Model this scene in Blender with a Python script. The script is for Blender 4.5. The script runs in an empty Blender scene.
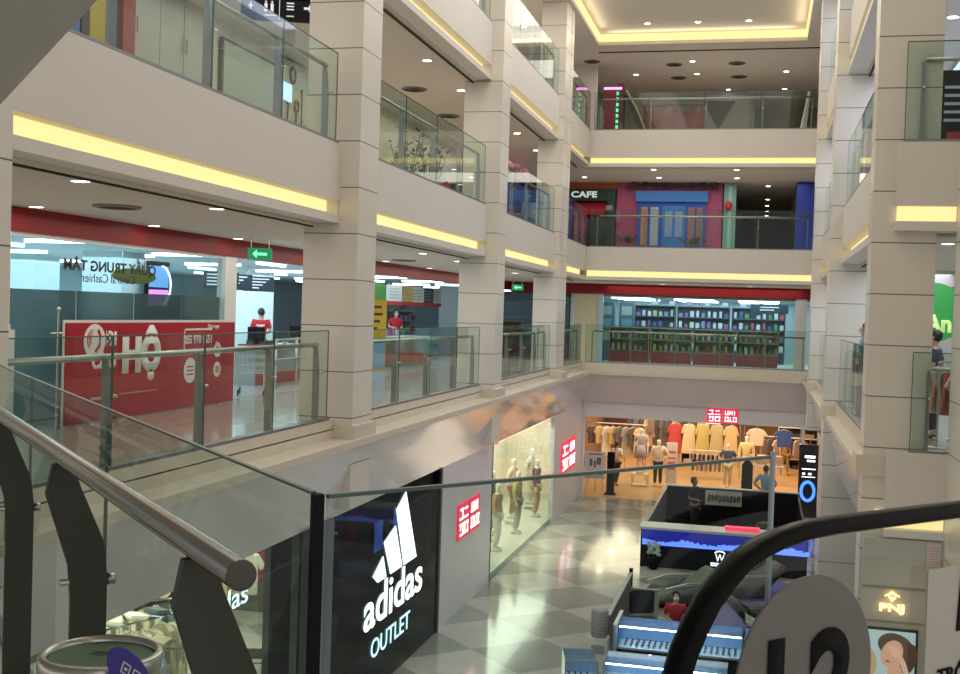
import bpy, bmesh, math, random
from mathutils import Vector, Matrix
random.seed(7)
sc = bpy.context.scene
COL = sc.collection
PI = math.pi

# ---------------------------------------------------------------- camera, world, exposure
yaw, pitch, roll = 0.24113268, 0.02272548, 0.03195506
cy, sy = math.cos(yaw), math.sin(yaw)
fwd = Vector((-sy*math.cos(pitch), cy*math.cos(pitch), -math.sin(pitch)))
rgt = Vector((cy, sy, 0)); dwn = fwd.cross(rgt)
c_, s_ = math.cos(roll), math.sin(roll)
rx = c_*rgt - s_*dwn; dn = s_*rgt + c_*dwn
cam_d = bpy.data.cameras.new('camera'); cam = bpy.data.objects.new('camera', cam_d); COL.objects.link(cam)
m = Matrix((rx, -dn, -fwd)).transposed().to_4x4(); m.translation = Vector((0, 0, 6.14))
cam.matrix_world = m
cam_d.sensor_width = 36; cam_d.lens = 1150/960*36; cam_d.clip_start = .05; cam_d.clip_end = 300
sc.camera = cam
w = bpy.data.worlds.new('world'); sc.world = w; w.use_nodes = True
w.node_tree.nodes['Background'].inputs[0].default_value = (1.0, .965, .92, 1)
w.node_tree.nodes['Background'].inputs[1].default_value = .72
sc.view_settings.view_transform = 'Standard'; sc.view_settings.look = 'None'
sc.view_settings.exposure = 0.0; sc.view_settings.gamma = 1; sc.view_settings.use_curve_mapping = False
sc.cycles.max_bounces = 8; sc.cycles.transparent_max_bounces = 24; sc.cycles.use_denoising = True
sc.cycles.caustics_reflective = False; sc.cycles.caustics_refractive = False
sc.cycles.sample_clamp_indirect = 4

def area(name, loc, sx, sy_, power, col=(1, .93, .82), rot=(0, 0, 0)):
    d = bpy.data.lights.new(name, 'AREA'); d.shape = 'RECTANGLE'; d.size = sx; d.size_y = sy_; d.energy = power; d.color = col
    o = bpy.data.objects.new(name, d); COL.objects.link(o); o.location = loc; o.rotation_euler = rot
    return o
area('atrium_ceiling_light', (-2.2, 22, 15.5), 6.0, 30, 800, (1, .93, .83))
area('tray_cove_light', (-5.55, 18, 15.42), .15, 40, 60, (1, .80, .50), (0, -2.2, 0))
area('tray_cove_light', (.85, 18, 15.42), .15, 40, 60, (1, .80, .50), (0, 2.2, 0))
area('tray_cove_light', (-2.35, 38.7, 15.42), 6, .15, 16, (1, .80, .50), (-2.2, 0, 0))
for zc, pw in ((7.22, 260), (11.12, 300), (15.1, 290)):
    area('walkway_ceiling_light', (-8.0, 24, zc), 2.4, 32, pw, (1, .93, .82))
    area('walkway_ceiling_light', (-2.2, 41.8, zc), 7, 3, pw*.36)
    area('walkway_ceiling_light', (3.0, 26, zc), 1.6, 18, pw*1.15, (.72, .80, 1))
area('shop_hall_light', (-15, 24, 7.0), 8, 26, 1500, (.72, .92, 1))
area('shop_hall_light', (-2.4, 46.8, 6.8), 7, 6, 330, (.70, .92, 1))
area('clothes_shop_light', (-2.3, 47.0, 2.85), 8, 11, 820, (1, .84, .62))
area('clothes_window_light', (-7.1, 32, 2.85), 1.6, 10, 290, (1, .9, .72))
area('sports_shop_light', (-8.9, 14, 2.9), 4.0, 13, 800, (1, .88, .7))
area('hall_fill_light', (-4.5, 27, 15.0), 1.5, 20, 150, (1, .92, .84))  # added fill lamp to brighten the lower hall, no fitting hangs here
area('jewellery_shop_light', (2.2, 13.5, 3.3), 1.2, 2, 25, (1, .9, .78))

# ---------------------------------------------------------------- materials
MATS = {}
def mat(name, col, rough=.5, metal=0., emit=None, es=1., spec=.5, coat=0., noise=0., nscale=6.):
    if name in MATS: return MATS[name]
    m = bpy.data.materials.new(name); m.use_nodes = True; nt = m.node_tree
    b = nt.nodes['Principled BSDF']
    b.inputs['Base Color'].default_value = (*col, 1); b.inputs['Roughness'].default_value = rough
    b.inputs['Metallic'].default_value = metal; b.inputs['Specular IOR Level'].default_value = spec
    b.inputs['Coat Weight'].default_value = coat
    if emit: b.inputs['Emission Color'].default_value = (*emit, 1); b.inputs['Emission Strength'].default_value = es
    if noise:
        tc = nt.nodes.new('ShaderNodeTexCoord'); n = nt.nodes.new('ShaderNodeTexNoise'); n.inputs['Scale'].default_value = nscale; n.inputs['Detail'].default_value = 5
        r = nt.nodes.new('ShaderNodeMix'); r.data_type = 'RGBA'; r.inputs[6].default_value = (*[c*(1-noise) for c in col], 1); r.inputs[7].default_value = (*[min(1, c*(1+noise)) for c in col], 1)
        nt.links.new(tc.outputs['Object'], n.inputs['Vector']); nt.links.new(n.outputs['Fac'], r.inputs[0]); nt.links.new(r.outputs[2], b.inputs['Base Color'])
    MATS[name] = m; return m
def glass(name, tint, refl=1., opac=0., ocol=(.5, .6, .6)):
    m = bpy.data.materials.new(name); m.use_nodes = True; nt = m.node_tree; nt.nodes.clear()
    out = nt.nodes.new('ShaderNodeOutputMaterial'); tr = nt.nodes.new('ShaderNodeBsdfTransparent'); gl = nt.nodes.new('ShaderNodeBsdfGlossy')
    tr.inputs[0].default_value = (*tint, 1); gl.inputs['Roughness'].default_value = .02; gl.inputs[0].default_value = (.9, .95, .95, 1)
    fr = nt.nodes.new('ShaderNodeFresnel'); fr.inputs[0].default_value = 1.45
    mx = nt.nodes.new('ShaderNodeMixShader'); ge = nt.nodes.new('ShaderNodeNewGeometry'); iv = nt.nodes.new('ShaderNodeMath'); iv.operation = 'SUBTRACT'; iv.inputs[0].default_value = 1
    mu = nt.nodes.new('ShaderNodeMath'); mu.operation = 'MULTIPLY'; nt.links.new(ge.outputs['Backfacing'], iv.inputs[1]); m3 = nt.nodes.new('ShaderNodeMath'); m3.operation = 'MULTIPLY'; m3.inputs[1].default_value = refl; nt.links.new(iv.outputs[0], m3.inputs[0]); nt.links.new(m3.outputs[0], mu.inputs[0]); nt.links.new(fr.outputs[0], mu.inputs[1]); nt.links.new(mu.outputs[0], mx.inputs[0])
    cur = tr.outputs[0]
    if opac:
        df = nt.nodes.new('ShaderNodeBsdfDiffuse'); df.inputs[0].default_value = (*ocol, 1)
        m2 = nt.nodes.new('ShaderNodeMixShader'); m2.inputs[0].default_value = opac
        nt.links.new(cur, m2.inputs[1]); nt.links.new(df.outputs[0], m2.inputs[2]); cur = m2.outputs[0]
    nt.links.new(cur, mx.inputs[1]); nt.links.new(gl.outputs[0], mx.inputs[2]); nt.links.new(mx.outputs[0], out.inputs[0])
    MATS[name] = m; return m
def seam_mat(name, col, z0, step, rough=.35):
    m = mat(name, col, rough, noise=.03, nscale=1.5); nt = m.node_tree; b = nt.nodes['Principled BSDF']
    g = nt.nodes.new('ShaderNodeNewGeometry'); sp = nt.nodes.new('ShaderNodeSeparateXYZ'); nt.links.new(g.outputs['Position'], sp.inputs[0])
    def mth(op, a, bb):
        n = nt.nodes.new('ShaderNodeMath'); n.operation = op
        for i, v in enumerate((a, bb)):
            if isinstance(v, (int, float)): n.inputs[i].default_value = v
            elif v is not None: nt.links.new(v, n.inputs[i])
        return n.outputs[0]
    f = mth('FRACT', mth('DIVIDE', mth('SUBTRACT', sp.outputs['Z'], z0), step), None)
    lt = mth('LESS_THAN', f, .022)
    src = b.inputs['Base Color'].links[0].from_socket
    mx = nt.nodes.new('ShaderNodeMix'); mx.data_type = 'RGBA'; mx.inputs[7].default_value = (.14, .125, .10, 1)
    nt.links.new(lt, mx.inputs[0]); nt.links.new(src, mx.inputs[6]); nt.links.new(mx.outputs[2], b.inputs['Base Color'])
    return m
WALL = mat('fascia_paint', (.70, .66, .61), .55, noise=.03, nscale=1.2)
COLM = seam_mat('column_panel', (.72, .68, .61), 5.185, .667)
CURB = mat('curb_stone', (.66, .60, .50), .35, noise=.06, nscale=3)
GLOSSF = mat('glossy_fascia', (.70, .68, .72), .10, spec=.8, coat=.5)
CEIL = mat('ceiling_paint', (.66, .60, .53), .8)
CEILW = mat('white_ceiling', (.78, .73, .68), .8)
COVE = mat('cove_led', (.25, .2, .1), .5, emit=(1, .78, .33), es=1.12)
DL = mat('downlight_lens', (1, 1, 1), .4, emit=(1, .95, .86), es=14)
TRIM = mat('downlight_ring', (.8, .8, .78), .4)
SLIT = mat('shadow_gap', (.02, .02, .02), .8)
STEEL = mat('brushed_steel', (.56, .55, .52), .25, metal=1)
DSTEEL = mat('dark_steel', (.25, .25, .25), .4, metal=.7)
GRAYP = mat('grey_post_paint', (.24, .24, .225), .4, metal=.3)
BLUEP = mat('blue_grey_post_paint', (.28, .31, .37), .4, metal=.3)
BLACK = mat('matte_black', (.008, .008, .009), .6, spec=.12)
BLACKG = mat('gloss_black', (.012, .012, .012), .12, coat=.6)
GLASS = glass('clear_glass', (.86, .92, .89))
GLASSN = glass('near_clear_glass', (.86, .91, .885), refl=.55)
EDGE = mat('glass_edge', (.05, .09, .08), .3)
SGLASS = glass('shop_glass', (.80, .88, .88), refl=.6)
DGLASS = glass('dark_shop_glass', (.45, .47, .52), refl=.35)
FROST = glass('frosted_glass', (.45, .52, .54), opac=.55, ocol=(.28, .34, .36))
RED = mat('red_board', (.40, .008, .022), .4, spec=.3)
REDH = mat('red_header', (.24, .005, .008), .4, spec=.3)
WHITE = mat('white_plastic', (.8, .8, .78), .5)
WPRINT = mat('white_print', (.82, .8, .78), .5)
GREYD = mat('sign_disc_grey', (.17, .155, .15), .5)
SHOPW = mat('shop_white', (.62, .72, .76), .6)
WOOD = mat('wood_floor', (.62, .33, .12), .3, noise=.2, nscale=2)
L1W = mat('lower_wall_panel', (.78, .76, .80), .35, noise=.02, nscale=1)
GRN = mat('exit_green', (.01, .10, .05), .5, emit=(.0, .16, .05), es=1.0)
LEDW = mat('led_white', (1, 1, 1), .5, emit=(.85, .95, 1), es=5)
SIGNW = mat('lit_sign_white', (1, 1, 1), .5, emit=(.86, .97, 1), es=2.2)
UQR = mat('lit_sign_red', (.75, .02, .06), .4, emit=(.8, .015, .08), es=.75)
UQW = mat('lit_sign_glyph', (1, 1, 1), .5, emit=(1, .92, .92), es=1.5)

def tile_mat():
    m = mat('checker_marble', (.5, .5, .45), .13, spec=.6, coat=.2); nt = m.node_tree; b = nt.nodes['Principled BSDF']
    g = nt.nodes.new('ShaderNodeNewGeometry'); mp = nt.nodes.new('ShaderNodeMapping'); mp.inputs['Rotation'].default_value = (0, 0, PI/4); mp.inputs['Scale'].default_value = (.62, .62, 0); mp.inputs['Location'].default_value = (.3, .15, .5)
    ck = nt.nodes.new('ShaderNodeTexChecker'); ck.inputs['Scale'].default_value = 1; ck.inputs[1].default_value = (.62, .60, .53, 1); ck.inputs[2].default_value = (.37, .37, .33, 1)
    n = nt.nodes.new('ShaderNodeTexNoise'); n.inputs['Scale'].default_value = 2.5; n.inputs['Detail'].default_value = 8
    mx = nt.nodes.new('ShaderNodeMix'); mx.data_type = 'RGBA'; mx.blend_type = 'MULTIPLY'; mx.inputs[0].default_value = .35
    nt.links.new(g.outputs['Position'], mp.inputs[0]); nt.links.new(mp.outputs[0], ck.inputs[0]); nt.links.new(g.outputs['Position'], n.inputs['Vector'])
    nt.links.new(ck.outputs[0], mx.inputs[6]); nt.links.new(n.outputs[0], mx.inputs[7]); nt.links.new(mx.outputs[2], b.inputs['Base Color'])
    return m
TILE = tile_mat()
MARB = mat('pale_marble', (.60, .57, .50), .12, noise=.18, nscale=2.2, coat=.3)

# ---------------------------------------------------------------- helpers
def tag(o, label=None, cat=None, group=None, kind=None):
    if label: o['label'] = label
    if cat: o['category'] = cat
    if group: o['group'] = group
    if kind: o['kind'] = kind
    return o
def obj(name, bm, m, parent=None, smooth=False):
    me = bpy.data.meshes.new(name)
    bmesh.ops.recalc_face_normals(bm, faces=bm.faces)
    bm.to_mesh(me); bm.free()
    if m: me.materials.append(m)
    if smooth:
        for p in me.polygons: p.use_smooth = True
    o = bpy.data.objects.new(name, me); COL.objects.link(o)
    if parent: o.parent = parent
    return o
def thing(name, label, cat, loc=(0, 0, 0), rz=0, group=None):
    o = bpy.data.objects.new(name, None); COL.objects.link(o); o.location = loc; o.rotation_euler = (0, 0, rz); o.empty_display_size = .1
    return tag(o, label, cat, group)
def dup(root, loc=None, rz=None, label=None, group=None):
    r = root.copy(); COL.objects.link(r)
    if loc is not None: r.location = loc
    if rz is not None: r.rotation_euler = (0, 0, rz)
    if label: r['label'] = label
    if group: r['group'] = group
    for ch in list(root.children):
        c = ch.copy(); COL.objects.link(c); c.parent = r
        for g in list(ch.children):
            d = g.copy(); COL.objects.link(d); d.parent = c
    return r
def bx(bm, x0, x1, y0, y1, z0, z1, M=None):
    vs = [bm.verts.new((x, y, z)) for x in (x0, x1) for y in (y0, y1) for z in (z0, z1)]
    if M: 
        for v in vs: v.co = M @ v.co
    for f in ((0, 1, 3, 2), (4, 6, 7, 5), (0, 4, 5, 1), (2, 3, 7, 6), (0, 2, 6, 4), (1, 5, 7, 3)): bm.faces.new([vs[i] for i in f])
    return vs
def prism(bm, pts, d, M=None):
    """polygon pts (3D) extruded by vector d"""
    a = [bm.verts.new(p) for p in pts]; b = [bm.verts.new(Vector(p)+Vector(d)) for p in pts]
    if M:
        for v in a+b: v.co = M @ v.co
    bm.faces.new(a[::-1]); bm.faces.new(b)
    n = len(pts)
    for i in range(n): bm.faces.new((a[i], a[(i+1) % n], b[(i+1) % n], b[i]))
def tube(bm, path, r, seg=12, cap=True, r2=None, closed=False):
    path = [Vector(p) for p in path]; rings = []
    n = len(path)
    for i, p in enumerate(path):
        if closed: t = path[(i+1) % n]-path[i-1]
        else: t = path[min(i+1, n-1)]-path[max(i-1, 0)]
        t.normalize(); u = t.cross(Vector((0, 0, 1)))
        if u.length < .05: u = t.cross(Vector((0, 1, 0)))
        u.normalize(); v = t.cross(u)
        rr = r if r2 is None else r+(r2-r)*i/(n-1)
        rings.append([bm.verts.new(p+u*rr*math.cos(a)+v*rr*math.sin(a)) for a in [2*PI*k/seg for k in range(seg)]])
    for i in range(n if closed else n-1):
        A = rings[i]; B = rings[(i+1) % n]
        for k in range(seg): bm.faces.new((A[k], A[(k+1) % seg], B[(k+1) % seg], B[k]))
    if cap and not closed: bm.faces.new(rings[0][::-1]); bm.faces.new(rings[-1])
def lathe(bm, prof, seg=24, M=None):
    rings = []
    for r, z in prof:
        rings.append([bm.verts.new((r*math.cos(2*PI*k/seg), r*math.sin(2*PI*k/seg), z)) for k in range(seg)])
    if M:
        for R in rings:
            for v in R: v.co = M @ v.co
    for A, B in zip(rings, rings[1:]):
        for k in range(seg): bm.faces.new((A[k], A[(k+1) % seg], B[(k+1) % seg], B[k]))
    bm.faces.new(rings[0][::-1]); bm.faces.new(rings[-1])
def ball(bm, c, r, s=(1, 1, 1), seg=12):
    M = Matrix.Translation(c) @ Matrix.Diagonal((s[0], s[1], s[2], 1))
    bmesh.ops.create_uvsphere(bm, u_segments=seg, v_segments=max(6, seg//2), radius=r, matrix=M)
def NB(): return bmesh.new()
def box(name, x0, x1, y0, y1, z0, z1, m, parent=None, bev=0):
    bm = NB(); bx(bm, x0, x1, y0, y1, z0, z1)
    if bev: bmesh.ops.bevel(bm, geom=bm.edges[:], offset=bev, segments=2, affect='EDGES')
    return obj(name, bm, m, parent)
def struct(name, o):
    o.name = name; o['kind'] = 'structure'; return o
def sbox(name, *a, **k): return tag(box(name, *a, **k), kind='structure')
def spoly(name, pts, d, m):
    bm = NB(); prism(bm, pts, d); return tag(obj(name, bm, m), kind='structure')
ROTX = (PI/2, 0, PI/2)   # lettering on a wall that faces +X
ROTY = (PI/2, 0, 0)      # lettering on a wall that faces -Y
def text(name, s, width, height, loc, rot, m, parent=None, bold=.0, mirror=False, ext=.01, shear=0):
    """lettering centred at loc, scaled to width x height (height None keeps the proportion)"""
    cu = bpy.data.curves.new(name, 'FONT'); cu.body = s; cu.size = 1; cu.extrude = 0; cu.offset = bold; cu.shear = shear; cu.resolution_u = 6
    t = bpy.data.objects.new(name, cu); COL.objects.link(t)
    dg = bpy.context.evaluated_depsgraph_get(); me = bpy.data.meshes.new_from_object(t.evaluated_get(dg))
    bpy.data.objects.remove(t); bpy.data.curves.remove(cu)
    xs = [v.co.x for v in me.vertices]; ys = [v.co.y for v in me.vertices]
    w_ = max(xs)-min(xs); h_ = max(ys)-min(ys); sx = width/w_; sy2 = sx if height is None else height/h_
    cx_, cy_ = (max(xs)+min(xs))/2, (max(ys)+min(ys))/2
    bm = NB(); bm.from_mesh(me); bpy.data.meshes.remove(me)
    for v in bm.verts: v.co = Vector(((v.co.x-cx_)*sx*(-1 if mirror else 1), (v.co.y-cy_)*sy2, 0))
    r = bmesh.ops.extrude_face_region(bm, geom=bm.faces[:])
    for e in r['geom']:
        if isinstance(e, bmesh.types.BMVert): e.co.z += ext
    o = obj(name, bm, m, parent); o.location = loc; o.rotation_euler = rot
    return o

# ---------------------------------------------------------------- the shell
G = -.17                                   # ground floor
F2, F3, F4 = 4.35, 8.35, 12.35             # upper floors
sbox('floor', -24, 9, -8, 39.6, G-.3, G, TILE)
sbox('floor_shop', -7.0, 3.0, 39.6, 54, G-.29, G+.004, WOOD)
# columns: left row, right row
def column(n, x0, x1, y0, y1, z0=G, z1=15.3):
    bm = NB(); bx(bm, x0, x1, y0, y1, z0, z1)
    return tag(obj('column', bm, COLM), kind='structure')
column(0, -6.7, -5.72, 6.9, 7.84, 3.2)
column(1, -6.55, -5.72, 15.68, 16.5, 3.2)
column(2, -6.6, -5.74, 24.7, 25.5, 3.2)
column(3, -6.6, -5.86, 33.2, 34.1, 3.2)
column(4, 1.33, 2.12, 15.78, 16.35)
column(5, 1.28, 2.3, 24.7, 25.6)
column(6, 1.28, 2.3, 33.3, 34.2, 3.1)
column(7, 2.33, 5, 9.5, 15.6)
# thin return strips beside the left columns
for y in (16.5, 25.5, 34.1): sbox('column_return', -6.1, -5.84, y, y+.35, 3.6, 15.3, COLM)
for y in (7.9, 15.68, 24.7, 33.2):
    sbox('column_base', -6.62, -5.66, y-.03, y+.9 if y > 8 else y+.3, 4.15, 4.42, CURB)
for y in (15.78, 24.7, 33.3): sbox('column_base', 1.24, 2.12, y-.03, y+.6, 4.15, 4.42, CURB)

XL, XR, YF = -6.0, 1.5, 39.4
# left slabs
sbox('ceiling', -22, -6.35, 7.7, 60, 3.0, F2, CEIL)           # floor slab over the ground floor shops
spoly('walkway_floor', [(-9.5, 7.7, F2), (XL, 7.7, F2), (XL, 60, F2), (-9.5, 60, F2)], (0, 0, .015), MARB)
for z, zt in ((7.3, F3), (11.2, F4)):
    sbox('ceiling', -22, -6.32, 7.7, 60, z, zt, CEIL)
    sbox('ceiling', -6.32, 9, 39.75, 60, z, zt, CEIL)
    sbox('ceiling', 1.86, 9, 16, 39.75, z, zt, CEIL)
sbox('ceiling', -6.32, 9, 39.75, 60, 3.1, F2, CEIL)
sbox('ceiling', 1.72, 9, 16, 39.7, 3.1, F2, CEIL)
# upper ceiling with a recessed tray over the atrium
sbox('ceiling', -22, -5.75, -4, 60, 15.25, 15.6, CEILW)
sbox('ceiling', 1.05, 9, -4, 60, 15.25, 15.6, CEILW)
sbox('ceiling', -5.75, 1.05, 38.9, 60, 15.25, 15.6, CEILW)
sbox('ceiling', -5.75, 1.05, -4, 38.9, 15.62, 15.8, CEILW)
for a in ((-5.752, -5.70, -4, 38.9), (1.0, 1.052, -4, 38.9), (-5.7, 1.0, 38.85, 38.9)):
    o = box('cove_light', *a, 15.36, 15.60, COVE)
    tag(o, {-5.752: 'warm glowing cove strip on the left edge of the ceiling tray', 1.0: 'warm glowing cove strip on the right edge of the ceiling tray', -5.7: 'warm glowing cove strip across the far end of the ceiling tray'}[a[0]], 'cove light')

sbox('trim_gap', -5.9, 1.6, 39.9, 39.95, 15.22, 15.25, SLIT)
def slabs_edge(zb, ztop, nm, lv):
    """band of fascia with a lit cove for one storey: left, far and right sides"""
    z1, z2 = zb+.12, zb+.32
    # left
    for (ya, yb, w1) in ((7.75, 15.7, 'nearest bay'), (16.5, 24.7, 'second bay'), (25.5, 33.2, 'third bay'), (34.1, 39.2, 'last bay')):
        sbox('fascia', XL-.25, XL, ya, yb+.02, z2, ztop, WALL)
        sbox('trim_lip', XL-.35, XL, ya, yb+.02, zb, z1, WALL)
        sbox('trim_gap', XL-.44, XL-.40, ya, yb, zb-.06, zb-.04, SLIT)
        o = box('cove_light', XL-.22, XL-.19, ya, yb, z1, z2, COVE)
        tag(o, 'long yellow-lit cove strip under the %s floor edge, left side, %s' % (lv, w1), 'cove light')
        if ya > 7.8: sbox('fascia', XL-.3, XL-.02, ya-.87, ya, zb, ztop, WALL)
    # far
    sbox('fascia', XL-.25, XR+.5, YF, YF+.25, z2, ztop, WALL)
    sbox('trim_lip', XL-.25, XR+.5, YF, YF+.36, zb, z1, WALL)
    o = box('cove_light', XL, XR, YF+.19, YF+.22, z1, z2, COVE)
    tag(o, 'yellow-lit cove strip across the far end under the %s floor edge' % lv, 'cove light')
    # right
    for (ya, yb, w1) in ((16.35, 24.7, 'nearer bay'), (25.6, 33.3, 'middle bay'), (34.2, 39.4, 'far bay')):
        sbox('fascia', XR, XR+.25, ya, yb, z2, ztop, WALL)
        sbox('trim_lip', XR, XR+.36, ya, yb, zb, z1, WALL)
        sbox('trim_gap', XR+.40, XR+.44, ya, yb, zb-.06, zb-.04, SLIT)
        o = box('cove_light', XR+.19, XR+.22, ya, yb, z1, z2, COVE)
        tag(o, 'yellow-lit cove strip under the %s floor edge, right side, %s' % (lv, w1), 'cove light')
    # short return at the near right
    sbox('fascia', 1.6, 2.34, 15.58, 15.78, z2, ztop, WALL)
    sbox('trim_lip', 1.6, 2.34, 15.58, 15.95, zb, z1, WALL)
    o = box('cove_light', 1.62, 2.34, 15.72, 15.75, z1, z2, COVE)
    tag(o, 'short yellow-lit cove strip beside the near right column under the %s floor edge' % lv, 'cove light')
slabs_edge(7.34, 8.47, 'third', 'third')
slabs_edge(11.22, 12.46, 'fourth', 'fourth')
# second floor: stone curb, ledge and sloping glossy band below it
for ya, yb in ((8.1, 15.7), (16.5, 24.7), (25.5, 33.2), (34.1, 39.2)):
    sbox('curb', XL-.22, XL, ya, yb, 4.2, 4.5, CURB)
sbox('curb', XL-.22, 1.9, YF-.35, YF-.1, 4.2, 4.5, CURB)
for ya, yb in ((16.35, 24.7), (25.6, 33.3), (34.2, 39.2)): sbox('curb', XR, XR+.22, ya, yb, 4.2, 4.5, CURB)
sbox('ledge', -6.4, -5.62, 7.7, YF, 4.12, 4.22, CURB)
sbox('ledge', -5.62, 1.4, YF-.75, YF, 4.12, 4.22, CURB)
sbox('ledge', 1.3, 2.0, 16.2, YF, 4.12, 4.22, CURB)
spoly('fascia_glossy', [(-5.64, 7.2, 4.12), (-6.0, 7.2, 3.05), (-6.4, 7.2, 3.05), (-6.4, 7.2, 4.12)], (0, 32.2, 0), GLOSSF)
spoly('fascia_glossy', [(-6.0, 38.75, 4.12), (-6.0, 39.5, 3.13), (-6.0, 39.7, 3.13), (-6.0, 39.7, 4.12)], (7.6, 0, 0), GLOSSF)
spoly('fascia_glossy', [(1.32, 17, 4.12), (1.6, 17, 3.05), (2.0, 17, 3.05), (2.0, 17, 4.12)], (0, 22.5, 0), GLOSSF)
sbox('fascia', 1.6, 2.34, 15.58, 15.78, 3.72, 4.5, WALL)
sbox('trim_lip', 1.6, 2.34, 15.58, 16.0, 3.40, 3.5, WALL)
tag(box('cove_light', 1.5, 2.34, 15.74, 15.77, 3.5, 3.72, COVE), 'short yellow-lit cove strip above the jewellery shop sign beside the near right column', 'cove light')

# near third floor slab (upper left), near second floor
spoly('ceiling_near', [(-6.1, 7.75, 7.3), (-.6, 1.93, 7.3), (-.6, -3, 7.3), (-14, -3, 7.3), (-14, 7.75, 7.3)], (0, 0, 1.1), mat('near_soffit', (.60, .58, .575), .7))
spoly('floor_near', [(-6.1, 7.66, F2-.3), (-.93, 2.26, F2-.3), (-.93, 2.1, F2-.3), (.62, 4.35, F2-.3), (6, 9.4, F2-.3), (6, -3, F2-.3), (-14, -3, F2-.3), (-14, 7.66, F2-.3)], (0, 0, .3), MARB)

# left shop planes
sbox('wall_left', -9.62, -9.5, 7.7, 12.85, F2, 7.3, WALL)
sbox('wall_left_header', -9.62, -9.42, 7.7, 60, 6.98, 7.3, REDH)
sbox('wall_left', -22.2, -22, 7.7, 60, F2, 15.3, SHOPW)
sbox('wall_back', -22, -6.9, 59, 59.2, F2, 15.3, SHOPW)
sbox('floor_shop', -22, -9.5, 7.7, 60, F2, F2+.02, mat('shop_floor', (.52, .56, .58), .15))
sbox('wall_left', -22, -9.6, 7.5, 7.7, F2, 15.3, SHOPW)
sbox('wall_left', -9.9, -9.7, 7.7, 16.0, F3, 11.2, WALL)
sbox('wall_left', -9.9, -9.7, 21.0, 60, F3, 11.2, WALL)
sbox('wall_left', -9.9, -9.7, 7.7, 60, F4, 15.3, WALL)
# ground floor left wall
sbox('wall_left_panel', -6.12, -6.0, 21.62, 26.1, G, 3.1, L1W)
sbox('wall_left_panel', -6.12, -6.0, 34.2, 39.7, G, 3.1, L1W)
# far ground floor facade
sbox('wall_far_header', -6.0, 1.9, 39.6, 39.75, 2.6, 3.14, L1W)
sbox('trim_frame', 1.37, 1.47, 39.55, 39.8, G, 2.6, WHITE)
sbox('trim_frame', -6.0, -5.9, 39.55, 39.8, G, 2.6, L1W)
sbox('wall_right_panel', 1.9, 2.05, 25.6, 39.6, G, 3.1, L1W)
sbox('wall_right', 6.0, 6.2, 9, 60, G, 15.3, WALL)
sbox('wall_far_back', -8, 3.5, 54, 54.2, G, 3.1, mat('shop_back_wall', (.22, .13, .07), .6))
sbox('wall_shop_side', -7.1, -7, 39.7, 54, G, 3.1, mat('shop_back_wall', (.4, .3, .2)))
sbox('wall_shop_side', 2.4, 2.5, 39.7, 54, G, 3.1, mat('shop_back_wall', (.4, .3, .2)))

def bars(name, x0, x1, y, z, n, gap, th, m, parent):
    """printed lines too small to read, on a face towards -Y"""
    bm = NB()
    for k in range(n): bx(bm, x0, x1-(x1-x0)*.25*(k % 2), y-.003, y, z-k*gap-th, z-k*gap)
    return obj(name, bm, m, parent)

# ---------------------------------------------------------------- glass railings
def railing(label, a, b, zb, n=3, inward=(-1, 0), lift=.0, post=None, ends=True, h=1.28, group=None):
    """a, b: plan ends on the parapet line; inward: side on which the handrail and posts stand"""
    a = Vector((a[0], a[1], 0)); b = Vector((b[0], b[1], 0)); L = (b-a).length; d = (b-a)/L; nrm = Vector((inward[0], inward[1], 0)).normalized()
    t = thing('glass_railing', label, 'railing', (a.x, a.y, zb), 0, group)
    post = post or GRAYP
    def P(s, off, z): q = d*s+nrm*off; return Vector((q.x, q.y, z))
    W = L/n
    for i in range(n):
        s0, s1 = i*W+.012, (i+1)*W-.012
        bm = NB(); prism(bm, [P(s0, .04, 0), P(s1, .04, 0), P(s1, .04, h), P(s0, .04, h)], nrm*.014)
        g = obj('glass_panel', bm, GLASS, t)
        bm = NB(); prism(bm, [P(s0, .04, h), P(s1, .04, h), P(s1, .04, h+.012), P(s0, .04, h+.012)], nrm*.014)
        for s in (s0-.008, s1): prism(bm, [P(s, .04, 0), P(s+.01, .04, 0), P(s+.01, .04, h), P(s, .04, h)], nrm*.014)
        obj('glass_rim', bm, EDGE, g)
    bm = NB(); tube(bm, [P(.25, .16, h-.2), P(L-.15, .16, h-.2)], .032, 10); obj('handrail', bm, STEEL, t, True)
    for i in range(n+1):
        s = min(max(i*W+.05, .2), L-.22)
        bm = NB(); prism(bm, [P(s, .10, -.05), P(s, .19, -.05), P(s, .19, h*.62), P(s, .19, h-.23), P(s, .13, h-.23), P(s, .10, h*.55)], d*.035)
        p = obj('post', bm, post, t)
        bm = NB(); tube(bm, [P(s+.02, .03, h*.55), P(s+.02, .17, h*.55)], .016, 8); obj('clamp', bm, STEEL, p)
    bm = NB(); prism(bm, [P(.0, .0, .0), P(L, .0, .0), P(L, .0, .035), P(.0, .0, .035)], nrm*.12); obj('base_shoe', bm, DSTEEL, t)
    return t
railing('glass railing beside the red hotline board, second floor left, nearest bay', (XL, 7.98), (XL, 15.5), 4.5, 4)
railing('glass railing in front of the staff member in red, second floor left, second bay', (XL, 16.9), (XL, 24.55), 4.5, 4)
railing('glass railing on the second floor left, in the third bay before the produce shelves', (XL, 25.9), (XL, 33.1), 4.5, 4)
railing('short glass railing on the second floor left, farthest bay by the corner', (XL, 34.5), (XL, 39.0), 4.5, 3)
railing('glass railing across the far end of the second floor before the supermarket shelves', (XL+.1, YF-.3), (XR, YF-.3), 4.5, 5, (0, 1))
railing('glass railing on the third floor left, nearest bay under the hanging black sign', (XL, 7.9), (XL, 15.55), 8.47, 4, post=BLUEP)
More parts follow.
